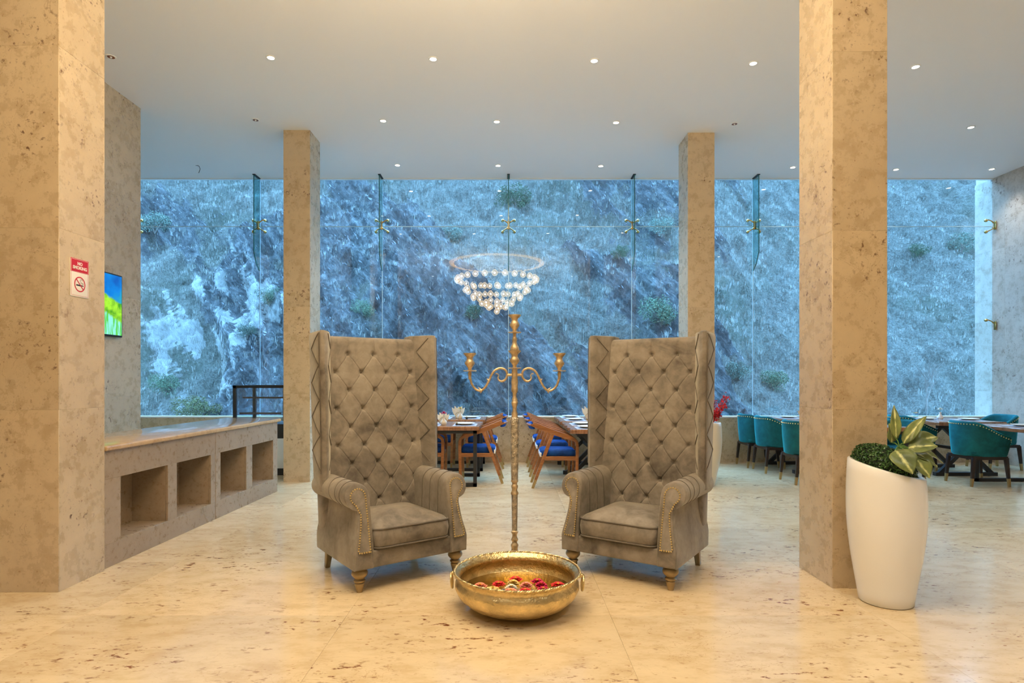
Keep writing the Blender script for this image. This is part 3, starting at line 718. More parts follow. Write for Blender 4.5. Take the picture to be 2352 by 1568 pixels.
# ================================================================ ARMCHAIRS
def armchair_meshes():
    P = {}
    yb = lambda z: 0.195 + 0.10*(z-0.4)                      # front plane of the back (reclined)
    ZT = 1.655; SP, RW, Z0 = 0.0985, 0.131, 1.525             # button spacing
    def tuft(u, v):
        x = -0.362+0.724*u; z = 0.38+(ZT-0.38)*v
        p, q = x/SP, (Z0-z)/RW
        best = 9
        for qi in (math.floor(q), math.floor(q)+1):
            if qi < 0 or qi > 8: continue
            for pi in range(-3, 4):
                if (pi+qi) % 2 == 0: best = min(best, math.hypot((p-pi)*SP, (q-qi)*RW))
        bul = 0.034
        dep = 0.026*math.exp(-(best/0.017)**2) + 0.007*math.exp(-(best/0.038)**2)
        if q > 0:
            c = min(abs(((p+q+1) % 2)-1), abs(((p-q+1) % 2)-1))*SP*0.8
            k = 1.0 if abs(p) < 3.05 else max(0, 1-(abs(p)-3.05)*4)
            dep += 0.0052*k*math.exp(-(c/0.0030)**2)
        elif abs(p) < 2.6:
            c = min(abs(p+2), abs(p), abs(p-2))*SP; dep += 0.005*math.exp(-(c/0.005)**2)*min(1, (ZT-z)/0.03)
        edge = min(1, (1-v)*(ZT-0.38)/0.05); bul *= math.sqrt(max(0, 1-(1-edge)**2))
        return (x, yb(z)-bul+dep*edge, z)
    P['tufted_panel'] = MB().grid(tuft, 250, 430).mesh('tufted_panel', angle=180)
    bt = []
    for q in range(9):
        for p in range(-3, 4):
            if (p+q) % 2 == 0:
                x, z = p*SP, Z0-q*RW; bt.append(tuft((x+0.362)/0.724, (z-0.38)/(ZT-0.38)))
    P['_buttons'] = bt
    # outer back shell
    bk = MB(); rings = []
    for z in (0.15, 0.40, 0.60, 0.66, 0.9, 1.4, ZT-0.02, ZT):
        y0 = yb(z)+0.004; y1 = y0+0.115 if z < ZT-0.001 else y0+0.10
        hw = 0.40 if z < 0.64 else 0.345
        if z < 0.64: y0, y1 = 0.20, 0.335+0.1*(z-0.15)
        rings.append([(x, y, z) for x, y in rrect(-hw, hw, y0, y1, 0.03, 4)])
    P['back_shell'] = bk.loft(rings).mesh('back_shell', bevel=0, angle=50)
    # seat deck / rails
    P['front_rail'] = MB().box(-0.295, 0.295, -0.352, -0.28, 0.15, 0.262).mesh('front_rail', bevel=0.012, bseg=3)
    P['seat_deck'] = MB().box(-0.29, 0.29, -0.30, 0.22, 0.155, 0.255).mesh('seat_deck', bevel=0.01)
    # seat cushion
    o0 = rrect(-0.272, 0.272, -0.368, 0.20, 0.055, 6); cx0, cy0 = 0.0, -0.084
    def ringo(k, z, off=0.0):
        out = []
        for x, y in o0:
            dx, dy = x-cx0, y-cy0; l = math.hypot(dx, dy); f = k+off/l; out.append((cx0+dx*f, cy0+dy*f, z))
        return out
    rs = [ringo(0.9, 0.262), ringo(1, 0.268, -0.008), ringo(1, 0.285, 0.004), ringo(1, 0.335, 0.010), ringo(1, 0.38, 0.004), ringo(1, 0.392, -0.006)]
    for k in (0.92, 0.8, 0.65, 0.45, 0.25, 0.05): rs.append(ringo(k, 0.396+0.068*(1-k**2.4)))
    P['seat_cushion'] = MB().loft(rs).mesh('seat_cushion', angle=60)
    pp = MB()
    for z, of in ((0.390, 0.003), (0.272, 0.003)): pp.tube([Vector(p) for p in ringo(1, z, of)], 0.006, 6, closed=True)
    P['cushion_piping'] = pp.mesh('cushion_piping')
    # arms
    def arc(cx, cz, r, a0, a1, n): return [(cx+r*math.cos(a0+(a1-a0)*i/n), cz+r*math.sin(a0+(a1-a0)*i/n)) for i in range(n+1)]
    prof = [(0.285,0.15),(0.408,0.15),(0.410,0.25),(0.404,0.29),(0.390,0.35),(0.378,0.42),(0.371,0.49),(0.374,0.520)] + \
           arc(0.366, 0.602, 0.082, -1.25, PI, 22) + [(0.283,0.56),(0.282,0.45),(0.283,0.30)]
    def arm(sx):
        mb = MB(); poly = [(sx*x, z) for x, z in prof]
        c = (sx*0.345, 0.42)
        rk = lambda z, y: y + (0.21*max(0, z-0.26) if y < -0.1 else 0.0)
        def sc_(f, y): return [(c[0]+(u-c[0])*f, rk(c[1]+(w_-c[1])*f, y), c[1]+(w_-c[1])*f) for u, w_ in poly]
        mb.loft([sc_(0.95, -0.368), sc_(0.985, -0.364), sc_(1.0, -0.352), sc_(1.0, -0.2), sc_(1.0, 0.0), sc_(1.0, 0.20), sc_(0.995, 0.325), sc_(0.97, 0.338)])
        return mb.mesh('arm', angle=50)
    pf = [(0.307,0.262),(0.309,0.40),(0.312,0.56)] + arc(0.362, 0.600, 0.050, PI*0.95, -0.55, 12) + [(0.380,0.55),(0.352,0.49),(0.358,0.42),(0.372,0.34),(0.386,0.275),(0.378,0.262)]
    def arm_panel(sx):
        mb = MB().prism([(sx*x, z) for x, z in pf], 'y', -0.371, -0.362); mb.v = [(x, y+0.21*max(0, z-0.26), z) for x, y, z in mb.v]
        return mb.mesh('arm_panel', bevel=0.002, bseg=1)
    def nails(sx):
        mb = MB(); L = [Vector((sx*x, -0.372+0.21*max(0, z-0.26), z)) for x, z in pf]; L.append(L[0]); pts = []; acc = 0; st = 0.0158
        for a, b in zip(L[:-1], L[1:]):
            d = (b-a).length; t = acc
            while t < d: pts.append(a.lerp(b, t/d)); t += st
            acc = t-d
        for p in pts: mb.sphere(p, 0.0058, 6, 4)
        return mb.mesh('nailhead_trim')
    def arm_seams(sx):
        mb = MB(); path = prof[8:]
        for y, sl in ((-0.195, 0.03), (-0.10, 0.09), (0.01, 0.10)):
            pts = []
            for i, (x, z) in enumerate(path):
                cx_, cz_ = 0.345, 0.45; dx, dz = x-cx_, z-cz_; l = math.hypot(dx, dz)
                pts.append((sx*(x+dx/l*0.0015), y+sl*(i/len(path)-0.5), z+dz/l*0.0015))
            mb.tube(pts, 0.0028, 5)
        return mb.mesh('arm_seams')
    # wings
    def wing(sx):
        mb = MB(); rings = []
        for z, fr, fl_ in ((0.58,0.10,0.0), (0.66,0.10,0.0), (0.95,0.105,0.0), (1.3,0.115,0.004), (1.55,0.125,0.006), (1.655,0.13,0.006), (1.678,0.136,0.004), (1.683,0.15,0.002)):
            y1 = yb(min(z,1.655))+0.12; ins = 0.0 if z < 1.67 else (0.006 if z < 1.68 else 0.02)
            q = [(0.324+ins, y1-ins), (0.318+ins*.5, fr+0.19), (0.338+ins*.5, fr+0.135), (0.392+ins*.5, fr+0.03), (0.405+fl_, fr+0.008+ins*.5), (0.422+fl_, fr-0.003+ins*.5),
                 (0.440+fl_, fr+0.006+ins*.5), (0.449+fl_-ins, fr+0.026), (0.450+fl_-ins, fr+0.06), (0.446+fl_-ins, fr+0.12), (0.430-ins, y1-ins)]
            rings.append([(sx*x, y, z) for x, y in q])
        return mb.loft(rings).mesh('wing', angle=50)
    def wing_seams(sx):
        mb = MB(); L = [0.72,0.84,0.96,1.08,1.20,1.32,1.44,1.56,1.66]
        def fr(z): return np.interp(z, [0.5,0.66,0.95,1.3,1.55,1.66], [0.10,0.10,0.105,0.115,0.125,0.13])
        def fl2(z): return np.interp(z, [0.5,0.66,0.95,1.3,1.55,1.66], [0,0,0,0.004,0.006,0.006])
        def outer(y, z):
            f0 = fr(z); y1 = yb(z)+0.12; x = 0.450+fl2(z)
            if y > f0+0.06: x -= 0.004*min(1, (y-f0-0.06)/0.06)
            if y > f0+0.12: x -= (0.016+fl2(z))*(y-f0-0.12)/(y1-f0-0.12)
            return Vector((sx*(x+0.001), y, z))
        def inner(y, z):
            f0 = fr(z); x = np.interp(y-f0, [0.0, 0.008, 0.03, 0.135, 0.19], [0.415, 0.405, 0.392, 0.338, 0.318])
            return Vector((sx*(x-0.002), y-0.001, z))
        for fnc, ya in ((outer, 0.36), (inner, 0.255)):
            for i in range(len(L)-1):
                za, zb = L[i], L[i+1]; a = (fr(za)+0.03, za) if i % 2 == 0 else (ya, za); b = (ya, zb) if i % 2 == 0 else (fr(zb)+0.03, zb)
                mb.tube([fnc(a[0]+(b[0]-a[0])*k/8, a[1]+(b[1]-a[1])*k/8) for k in range(9)], 0.0036, 5)
        mb.tube([outer(fr(z)+0.022, z) for z in np.linspace(0.7, 1.665, 14)], 0.004, 5)
        return mb.mesh('wing_seams')
    for nme, fnc in (('arm', arm), ('arm_panel', arm_panel), ('nailhead_trim', nails), ('arm_seams', arm_seams), ('wing', wing), ('wing_seams', wing_seams)):
        P[nme] = [fnc(-1), fnc(1)]
    # legs
    P['front_leg'] = MB().lathe([(0,0),(0.019,0.0),(0.021,0.010),(0.032,0.050),(0.026,0.055),(0.036,0.062),(0.037,0.069),(0.025,0.076),(0.038,0.086),(0.050,0.100),(0.052,0.110),(0.048,0.122),(0.036,0.132),(0.028,0.138),(0,0.138)], 24).mesh('front_leg', angle=50)
    mb = MB(); mb.bar((0,0.045,-0.015), (0,0,0.145), 0.034, 0.034, up=(0,1,0), w2=0.046, h2=0.05)
    P['rear_leg'] = mb.mesh('rear_leg', bevel=0.004)
    return P
AP = armchair_meshes()
btn = MB().sphere((0,0,0), 0.0125, 12, 8, sy=0.62).mesh('button')
def armchair(label, loc, rz):
    t = thing('wing_armchair', label, 'armchair', loc, rz, 'tufted velvet wing armchairs'); T = M['taupe']
    obj('back_shell', AP['back_shell'], T, t); pn = obj('tufted_panel', AP['tufted_panel'], T, t)
    for b in AP['_buttons']:
        o = obj('button', btn, T, pn); o.location = (b[0], b[1]-0.003, b[2])
    obj('front_rail', AP['front_rail'], T, t); obj('seat_deck', AP['seat_deck'], T, t)
    cu = obj('seat_cushion', AP['seat_cushion'], T, t); obj('piping', AP['cushion_piping'], M['taupe_d'], cu)
    for k in (0, 1):
        a = obj('arm', AP['arm'][k], T, t); obj('arm_panel', AP['arm_panel'][k], T, a)
        n = obj('nailhead_trim', AP['nailhead_trim'][k], M['nail'], a); n['kind'] = 'stuff'; n['label'] = 'row of brass nailheads'
        obj('seam', AP['arm_seams'][k], M['taupe_d'], a)
        wg = obj('wing', AP['wing'][k], T, t); obj('seam', AP['wing_seams'][k], M['taupe_d'], wg)
        sx = (-1, 1)[k]
        l = obj('front_leg', AP['front_leg'], M['leggold'], t); l.location = (sx*0.352, -0.302, 0); l.scale = (1,1,1.1); l['label'] = 'turned gold wooden leg'
        l = obj('rear_leg', AP['rear_leg'], M['leggold'], t); l.location = (sx*0.34, 0.27, 0.015); l['label'] = 'raked gold wooden leg'
    return t
armchair('tall taupe velvet wing armchair with tufted back, left of the candelabra', (-0.838, 4.228, 0), math.radians(36.5))
armchair('tall taupe velvet wing armchair with tufted back, right of the candelabra', (0.916, 4.262, 0), math.radians(-34.5))

# ================================================================ CANDELABRA
cd = thing('candelabra', 'tall antique brass three-light candelabra between the armchairs', 'candelabra', (0.042, 4.12, 0))
AN = M['antique']
MB().lathe([(0,0),(0.135,0),(0.14,0.012),(0.125,0.03),(0.10,0.045),(0.075,0.06),(0.05,0.085),(0.035,0.11),(0.03,0.14),(0.026,0.165),(0,0.165)], 40).build('base', AN, cd)
MB().lathe([(0,0.16),(0.023,0.165),(0.022,0.185),(0.027,0.198),(0.026,0.206),(0.018,0.216),(0.017,0.226),(0.024,0.236),(0.024,0.244),(0.017,0.256),(0.016,0.275),(0.025,0.290),(0.026,0.297),(0.019,0.303),(0,0.303)], 28).build('lower_collar', AN, cd)
MB().lathe([(0,0.30),(0.0185,0.302),(0.022,0.55),(0,0.55)], 28).build('engraved_shaft', M['antique_eng'], cd)
MB().lathe([(0,0.548),(0.026,0.552),(0.027,0.562),(0.020,0.575),(0.018,0.583),(0.023,0.600),(0.024,0.610),(0.017,0.622),(0.019,0.633),(0.026,0.640),(0.025,0.648),(0,0.65)], 28).build('middle_collar', AN, cd)
MB().lathe([(0,0.645),(0.0235,0.648),(0.028,0.88),(0.0315,1.05),(0.0310,1.075),(0.024,1.083),(0,1.083)], 32).build('engraved_shaft', M['antique_eng'], cd)
MB().lathe([(0,1.08),(0.024,1.083),(0.020,1.10),(0.022,1.108),(0.0145,1.125),(0.0145,1.150),(0.020,1.166),(0.021,1.176),(0.024,1.184),(0.019,1.196),(0.020,1.206),(0.0135,1.22),(0.014,1.246),(0.022,1.262),(0.024,1.275),(0.021,1.29),(0.024,1.328),(0.019,1.36),(0.022,1.385),(0.018,1.40),(0.020,1.415),(0,1.415)], 28).build('stem', AN, cd)
def cup(zpan, parent, x=0.0, dz=None):
    MB().lathe([(0,-0.002),(0.044,0.0),(0.047,0.003),(0.044,0.005),(0,0.003)], 20, (x,0,zpan), fn=lambda p: (p[0], p[1], p[2]+0.0012*math.cos(10*math.atan2(p[1],p[0]-x)))).build('drip_pan', AN, parent)
    MB().lathe([(0,0.0),(0.014,0.004),(0.013,0.020),(0.020,0.030),(0.032,0.050),(0.033,0.058),(0.026,0.074),(0.021,0.084),(0.024,0.098),(0.040,0.114),(0.044,0.120),(0.044,0.124),(0.034,0.122),(0.018,0.10),(0,0.10)], 28, (x,0,zpan),
               fn=lambda p: (x+(p[0]-x)*(1+0.05*math.cos(12*math.atan2(p[1],p[0]-x))*(abs(p[2]-zpan-0.054) < 0.02)), p[1]*(1+0.05*math.cos(12*math.atan2(p[1],p[0]-x))*(abs(p[2]-zpan-0.054) < 0.02)), p[2])).build('candle_cup', AN, parent)
cup(1.418, cd)
MB().lathe([(0,1.535),(0.030,1.545),(0.030,1.555),(0.029,1.565),(0.020,1.582),(0.015,1.604),(0.018,1.615),(0.0165,1.625),(0.011,1.64),(0.013,1.662),(0,1.664)], 24).build('upper_stem', AN, cd)
cup(1.664, cd)
K = 0.000766
def zz(y): return 1.784-(y-95)*K
for sx in (-1, 1):
    ar = MB(); main = [(118,632),(122,650),(148,668)]
    pts = [(142,640),(150,655),(140,678),(115,688),(85,672),(68,635),(76,595),(105,574),(140,572),(180,592),(210,635),(235,690),(268,745),(305,772),(345,762),(380,722),(398,665),(403,597)]
    path = smooth_path([(sx*a*K, 0, zz(b)) for a, b in pts], 6); n = len(path)
    rad = [0.0035+0.0045*min(1, i/20) for i in range(n)]
    ar.tube(path, rad, 10)
    ar.tube(smooth_path([(sx*a*K, 0, zz(b)) for a, b in [(142,640),(148,628),(160,618),(172,622)]], 4), [0.004]*12+[0.002], 7)
    a_ = ar.build('arm', AN, cd)
    MB().tube([(sx*0.015,0,zz(630)),(sx*0.03,0,zz(630)),(sx*0.04,0,zz(630)),(sx*0.053,0,zz(630))], [0.012,0.009,0.011,0.007], 10).build('arm_socket', AN, a_)
    for (x1,y1),(x2,y2) in (((232,680),(252,664)),((300,772),(308,800)),((300,768),(330,740))):
        MB().tube([(sx*x1*K,0,zz(y1)),(sx*(x1+x2)/2*K,0,zz((y1+y2)/2)),(sx*x2*K,0,zz(y2))], [0.009,0.005,0.0008], 7).build('leaf_spur', AN, a_)
    MB().lathe([(0,-0.06),(0.010,-0.055),(0.0095,-0.035),(0.013,-0.02),(0.011,-0.005),(0,0)], 14, (sx*403*K,0,zz(597))).build('arm_tip', AN, a_)
    cup(zz(597), cd, sx*403*K)

# ================================================================ BRASS BOWL
BX, BY = 0.050, 3.52
bw = thing('brass_bowl', 'wide hammered brass bowl with flowers floating in it', 'bowl', (BX, BY, 0))
prof = [(0,0.0),(0.17,0.002),(0.24,0.018),(0.30,0.048),(0.345,0.090),(0.364,0.130),(0.362,0.156),(0.350,0.174),(0.346,0.186),(0.353,0.200),(0.366,0.216),
        (0.360,0.219),(0.342,0.202),(0.332,0.184),(0.336,0.170),(0.346,0.152),(0.347,0.130),(0.330,0.094),(0.288,0.056),(0.23,0.028),(0.15,0.014),(0,0.012)]
MB().lathe(prof, 96).build('basin', M['gold'], bw, angle=55)
rp = MB(); n = 440
for s in range(2):
    rp.tube([((0.368+0.0032*math.cos(74*a+PI*s))*math.cos(a), (0.368+0.0032*math.cos(74*a+PI*s))*math.sin(a), 0.221+0.0032*math.sin(74*a+PI*s)) for a in [2*PI*k/n for k in range(n)]], 0.0046, 6, closed=True)
rp.build('rope_rim', M['gold'], bw)
for sx, an in ((-1, 0.0), (1, -0.12)):
    cxh = sx*0.376*math.cos(an); cyh = 0.376*math.sin(an)
    h = MB().tube([(cxh+sx*0.008+sx*0.004*math.cos(a), cyh+0.033*math.sin(a), 0.158+0.040*math.cos(a)) for a in [2*PI*k/28 for k in range(28)]], 0.0068, 8, closed=True).build('ring_handle', M['gold'], bw)
    MB().tube([(cxh-sx*0.014,cyh,0.196),(cxh+sx*0.004,cyh,0.204),(cxh+sx*0.016,cyh,0.198)], [0.010,0.012,0.008], 10).build('handle_lug', M['gold'], h)
m, nt, bs = new_mat('bowl_water'); bs.inputs['Base Color'].default_value = (0.9,0.85,0.7,1); bs.inputs['Roughness'].default_value = 0.02; bs.inputs['Transmission Weight'].default_value = 0.0
M['water'] = glass('bowl_water_surface', (0.80,0.72,0.52), 0.04)
WL = 0.105
o = MB().lathe([(0,WL-0.004),(0.331,WL-0.004),(0.334,WL),(0,WL)], 64, (BX,BY,0)).build('bowl_water', M['water']); tag(o, 'still water in the brass bowl', 'water', kind='stuff')
def flower_mesh(seed, layers, R0, pw):
    R = random.Random(seed); mb = MB()
    for L, (n, ln, lift) in enumerate(layers):
        for k in range(n):
            a = 2*PI*(k+0.5*L)/n + R.uniform(-.12,.12); l = ln*R.uniform(.88,1.08); ca, sa = math.cos(a), math.sin(a); vs = []
            for i, (t, wd) in enumerate(((0.12,0.25),(0.45,0.8),(0.8,1.0),(1.0,0.45))):
                r = l*t; z = 0.004*L + lift*t*(1.2-0.5*t) ; wv = pw*wd
                vs += [(r*ca-wv*sa, r*sa+wv*ca, z+0.002), (r*ca, r*sa, z-0.001), (r*ca+wv*sa, r*sa-wv*ca, z+0.002)]
            fs = []
            for i in range(3): fs += [(i*3, i*3+1, (i+1)*3+1, (i+1)*3), (i*3+1, i*3+2, (i+1)*3+2, (i+1)*3+1)]
            mb.add(vs, fs)
    return mb.mesh('petals', angle=60, merge=False)
FM = [flower_mesh(1, [(14,0.043,0.004),(12,0.034,0.010),(9,0.024,0.016)], 0.04, 0.0085), flower_mesh(2, [(16,0.040,0.004),(14,0.033,0.012),(11,0.025,0.020),(7,0.014,0.024)], 0.04, 0.008),
      flower_mesh(3, [(11,0.042,0.004),(9,0.030,0.009)], 0.04, 0.007)]
FC = {'red': (0.78,0.03,0.03), 'crimson': (0.62,0.01,0.08), 'coral': (0.90,0.30,0.18), 'pink': (0.85,0.32,0.24), 'yellow': (0.85,0.62,0.20), 'white': (0.86,0.82,0.70)}
for k in FC: M['fl_'+k] = plain('petal_'+k, FC[k], 0.6, var=0.15, vscale=40)
M['fl_centre'] = plain('flower_centre', (0.55,0.30,0.02), 0.8); M['fl_green'] = plain('flower_green', (0.10,0.22,0.05), 0.7)
for (fx, fy, c, sh, sz, lb) in ((425,1163,'coral',0,1.0,'coral flower floating at the far left of the bowl'), (545,1192,'yellow',2,1.05,'pale yellow loose-petalled flower at left of the bowl'),
        (600,1148,'red',0,1.0,'red flower left of the yellow one near the bowl back'), (737,1141,'yellow',1,1.0,'pale yellow full flower in the bowl centre'),
        (760,1103,'red',0,1.0,'red flower floating at the back of the bowl'), (720,1181,'white',1,0.9,'white flower in the middle of the bowl'),
        (860,1163,'pink',1,1.0,'salmon pink flower right of the white one'), (713,1217,'coral',0,1.05,'coral flower at the front rim of the bowl'),
        (852,1212,'red',0,0.95,'red flower at the front of the bowl beside the coral one'), (965,1122,'crimson',0,0.95,'crimson flower at the back right of the bowl'),
        (1003,1158,'crimson',1,0.95,'crimson full flower right of the pink one'), (1163,1157,'red',0,1.05,'red flower at the far right of the bowl'),
        (1025,1198,'crimson',0,0.95,'crimson flower at the front right of the bowl')):
    p = on_h(1000+fx/4.126, 1060+fy/4.126, WL+0.012)
    t = thing('flower', lb, 'flower', (p.x, p.y, WL+0.001), R.uniform(0, 6), 'flowers floating in the brass bowl')
    o = obj('petals', FM[sh].copy(), None, t); o.data.materials.clear(); o.data.materials.append(M['fl_'+c]); o.scale = (sz*1.02, sz*1.02, sz*0.8)
    MB().sphere((0,0,0.014), 0.008, 10, 6, sz=0.6).build('centre', M['fl_centre'], t)

# ================================================================ PLANTERS
def planter_mesh(rb, rm, rt, hl, hr, t=0.035):
    """tall tapered pot whose rim slopes down along +x"""
    hm_ = (hl+hr)/2; prof = [(0,0.0),(rb-0.01,0.0),(rb,0.008)]
    for k in range(1, 15):
        s = k/15; prof.append((rb+(rm-rb)*math.sin(min(1, s/0.72)*PI/2)**1.15 - (rm-rt)*max(0, (s-0.72)/0.28)**2, 0.008+(hm_-0.01)*s))
    prof += [(rt,hm_-0.006),(rt-0.006,hm_),(rt-t+0.006,hm_),(rt-t,hm_-0.006),(rt-t-0.002,hm_-0.16),(0,hm_-0.16)]
    def fn(p):
        s = max(0, min(1, p[2]/hm_)); k = s**3
        return (p[0], p[1], p[2] + k*(-(hl-hr)/2*(p[0]*0.87 - p[1]*0.49)/rt))
    return MB().lathe(prof, 64, fn=fn).mesh('pot', angle=50)
PX, PY = 2.283, 3.615
pl = thing('tall_planter', 'large tall white glossy planter with a slanted rim by the front column', 'planter', (PX, PY, 0), 0, 'tall white planters')
obj('pot', planter_mesh(0.146, 0.212, 0.203, 0.866, 0.756), M['white'], pl)
# clipped boxwood ball
bb = thing('boxwood_ball', 'dark green clipped artificial boxwood mound in the white planter', 'plant', (PX-0.005, PY+0.01, 0.815))
M['boxleaf'] = plain('boxwood_leaf', (0.035,0.10,0.018), 0.35, var=0.8, vscale=60)
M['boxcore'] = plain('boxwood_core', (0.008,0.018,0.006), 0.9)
def tilt(v): return Vector((v.x, v.y, v.z - 0.28*(v.x*0.87 - v.y*0.49)))
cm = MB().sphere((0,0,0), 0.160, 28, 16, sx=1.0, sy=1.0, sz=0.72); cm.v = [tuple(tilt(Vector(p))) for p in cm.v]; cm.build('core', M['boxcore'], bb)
R = random.Random(9); vs, fs = [], []
for k in range(4600):
    u = Vector((R.gauss(0,1), R.gauss(0,1), R.gauss(0,1))).normalized()
    if u.z < -0.35: continue
    p = tilt(Vector((u.x*0.166, u.y*0.166, u.z*0.124))*R.uniform(0.93,1.05))
    nrm = (u + Vector((R.gauss(0,.5), R.gauss(0,.5), R.gauss(0,.5)))).normalized(); a = nrm.orthogonal().normalized()
    a = (Matrix.Rotation(R.uniform(0,6.28), 3, nrm) @ a); b = nrm.cross(a); s = R.uniform(0.0055,0.0095); o = len(vs)
    vs += [p-a*s, p-b*s*.62+nrm*.002, p+a*s, p+b*s*.62+nrm*.002]; fs.append((o,o+1,o+2,o+3))
o = MB().add(vs, fs).build('foliage', M['boxleaf'], bb, smooth=False, merge=False); o['kind'] = 'stuff'
# variegated leaf spray
m, nt, bs = new_mat('variegated_leaf'); M['vleaf'] = m
va = nd(nt, 'ShaderNodeVertexColor', layer_name='rib'); s_ = nd(nt, 'ShaderNodeSeparateColor', {0: va.outputs[0]})
v = coords(nt); n1 = noise(nt, v, 30, 4, 0.6); n2 = noise(nt, v, 9, 4)
gcol = ramp(nt, n2, [(0.35, (0.085,0.12,0.04)), (0.65, (0.22,0.27,0.08))])
rf = ramp(nt, math_(nt, 'ADD', s_.outputs[0], math_(nt, 'MULTIPLY', math_(nt, 'SUBTRACT', n1, 0.5), 0.5)), [(0.0, 0.9), (0.15, 0.0)])
nt.links.new(mix(nt, rf, gcol, (0.68,0.70,0.30)), bs.inputs['Base Color']); bs.inputs['Roughness'].default_value = 0.38
def leaf(parent, base, tip, wd, nrm, curl=0.12, cup_=0.25):
    base, tip, nrm = Vector(base), Vector(tip), Vector(nrm).normalized(); ax = tip-base; L = ax.length; ax.normalize()
    side = ax.cross(nrm).normalized(); nrm = side.cross(ax).normalized()
    nu, nv = 9, 14; vs, rib = [], []
    for layer in (0, 1):
        for j in range(nv):
            t = j/(nv-1); wj = wd*(math.sin(PI*min(1, t**0.75))**0.8)*(1-0.15*t) if 0 < t < 1 else 0.002
            for i in range(nu):
                u = -1+2*i/(nu-1)
                p = base + ax*L*t + side*u*wj + nrm*(curl*L*(4*t*(1-t))*0.5 - curl*L*t*t*0.6 + cup_*wj*abs(u)**1.5 + 0.004*math.sin(9*t+4*u)) - nrm*0.0015*layer
                vs.append(p); rib.append(abs(u)*wj/wd*(1.0) + 0.25*max(0, t-0.75))
    fs = []; n0 = nu*nv
    for j in range(nv-1):
        for i in range(nu-1):
            q = (j*nu+i, j*nu+i+1, (j+1)*nu+i+1, (j+1)*nu+i); fs += [q, tuple(k+n0 for k in q[::-1])]
    for j in range(nv-1):
        a, b = j*nu, (j+1)*nu; fs.append((a, b, b+n0, a+n0)); a, b = j*nu+nu-1, (j+1)*nu+nu-1; fs.append((b, a, a+n0, b+n0))
    me = bpy.data.meshes.new('leaf'); me.from_pydata([tuple(p) for p in vs], [], fs)
    ca = me.color_attributes.new('rib', 'FLOAT_COLOR', 'POINT'); ca.data.foreach_set('color', [c for r in rib for c in (r, r, r, 1)])
    me.polygons.foreach_set('use_smooth', [True]*len(me.polygons)); return obj('leaf', me, M['vleaf'], parent)
def pt(px, py, d): return at(px, py, d) - Vector((PX+0.10, PY-0.05, 0.88))
ls = thing('variegated_spray', 'spray of broad green leaves with pale yellow ribs in the white planter', 'plant', (PX+0.10, PY-0.05, 0.88))
ctr = pt(2066, 1026, 3.52)
for (b, t_, d0, d1, wd, nm) in (((2058,1006),(2054,930),3.53,3.56,0.030,(-0.4,-0.9,0.1)), ((2046,1016),(2046,972),3.56,3.58,0.045,(0.3,-0.9,0.2)), ((2075,1018),(2127,953),3.52,3.50,0.040,(-0.5,-0.6,0.5)),
        ((2096,1014),(2156,1002),3.54,3.52,0.052,(0.0,-0.75,0.65)), ((2086,1028),(2154,1022),3.50,3.44,0.058,(0.0,-0.75,0.65)), ((2056,1034),(2098,1086),3.46,3.36,0.078,(-0.15,-0.9,0.4)),
        ((2110,1036),(2168,1060),3.54,3.56,0.036,(0.2,-0.5,0.85)), ((2100,1040),(2156,1070),3.48,3.46,0.040,(0.2,-0.7,0.7)), ((2100,1052),(2138,1096),3.46,3.40,0.062,(0.1,-0.9,0.4))):
    B, T = pt(*b, d0), pt(*t_, d1); lf = leaf(ls, B, T, wd, nm)
    mid = (ctr+B)/2 + Vector((0,0,0.01))
    MB().tube([ctr, mid, B, B.lerp(T, 0.3)], [0.004,0.0035,0.003,0.002], 6).build('leaf_stalk', M['fl_green'], lf)
MB().tube([pt(2062,1060,3.55), ctr+Vector((-0.01,0,-0.03)), ctr], 0.008, 7).build('stem', M['fl_green'], ls)
# second planter with red blossom
P2 = (2.46, 7.62)
p2 = thing('tall_planter', 'cream planter with red blossom partly hidden behind the right armchair', 'planter', (*P2, 0), 0.0, 'tall white planters')
obj('pot', planter_mesh(0.165, 0.250, 0.238, 0.83, 0.80), M['cream'], p2)
rb_ = thing('red_blossom_branch', 'branches of bright red blossom in the far planter', 'flowers', (P2[0]+0.05, P2[1], 0.76))
M['blossom'] = plain('red_blossom', (0.55,0.008,0.012), 0.6, var=0.4, vscale=40)
sb = MB(); bl = MB(); R = random.Random(4)
for (x, y, z) in ((0.06,0,0.42),(0.26,0.0,0.36),(0.22,-0.05,0.27),(0.14,0.05,0.30),(-0.1,0,0.5),(-0.24,0,0.36),(0.0,0.1,0.36),(0.17,0.0,0.16),(0.10,-0.05,0.20)):
    e = Vector((x, y, z)); b = Vector((x*0.15, y*0.2, -0.05)); mm = b.lerp(e, 0.5)+Vector((0.02,0,0.03)); path = smooth_path([b, mm, e], 6); sb.tube(path, 0.004, 5)
    for q in path[5:]:
        for k in range(9):
            c = q + Vector((R.gauss(0,.022), R.gauss(0,.022), R.gauss(0,.022))); vs = [c]; n5 = 5
            u = Vector((R.gauss(0,1), R.gauss(0,1), R.gauss(0,1))).normalized(); a = u.orthogonal().normalized(); b2 = u.cross(a); rr = R.uniform(.012,.02)
            for i in range(10):
                an = PI*i/5; r_ = rr if i % 2 == 0 else rr*0.5; vs.append(c+(a*math.cos(an)+b2*math.sin(an))*r_+u*0.005)
            bl.add(vs, [(0, i+1, (i+1) % 10+1) for i in range(10)])
sb.build('stems', M['bark'], rb_); o = bl.build('blossoms', M['blossom'], rb_, smooth=False, merge=False); o['kind'] = 'stuff'

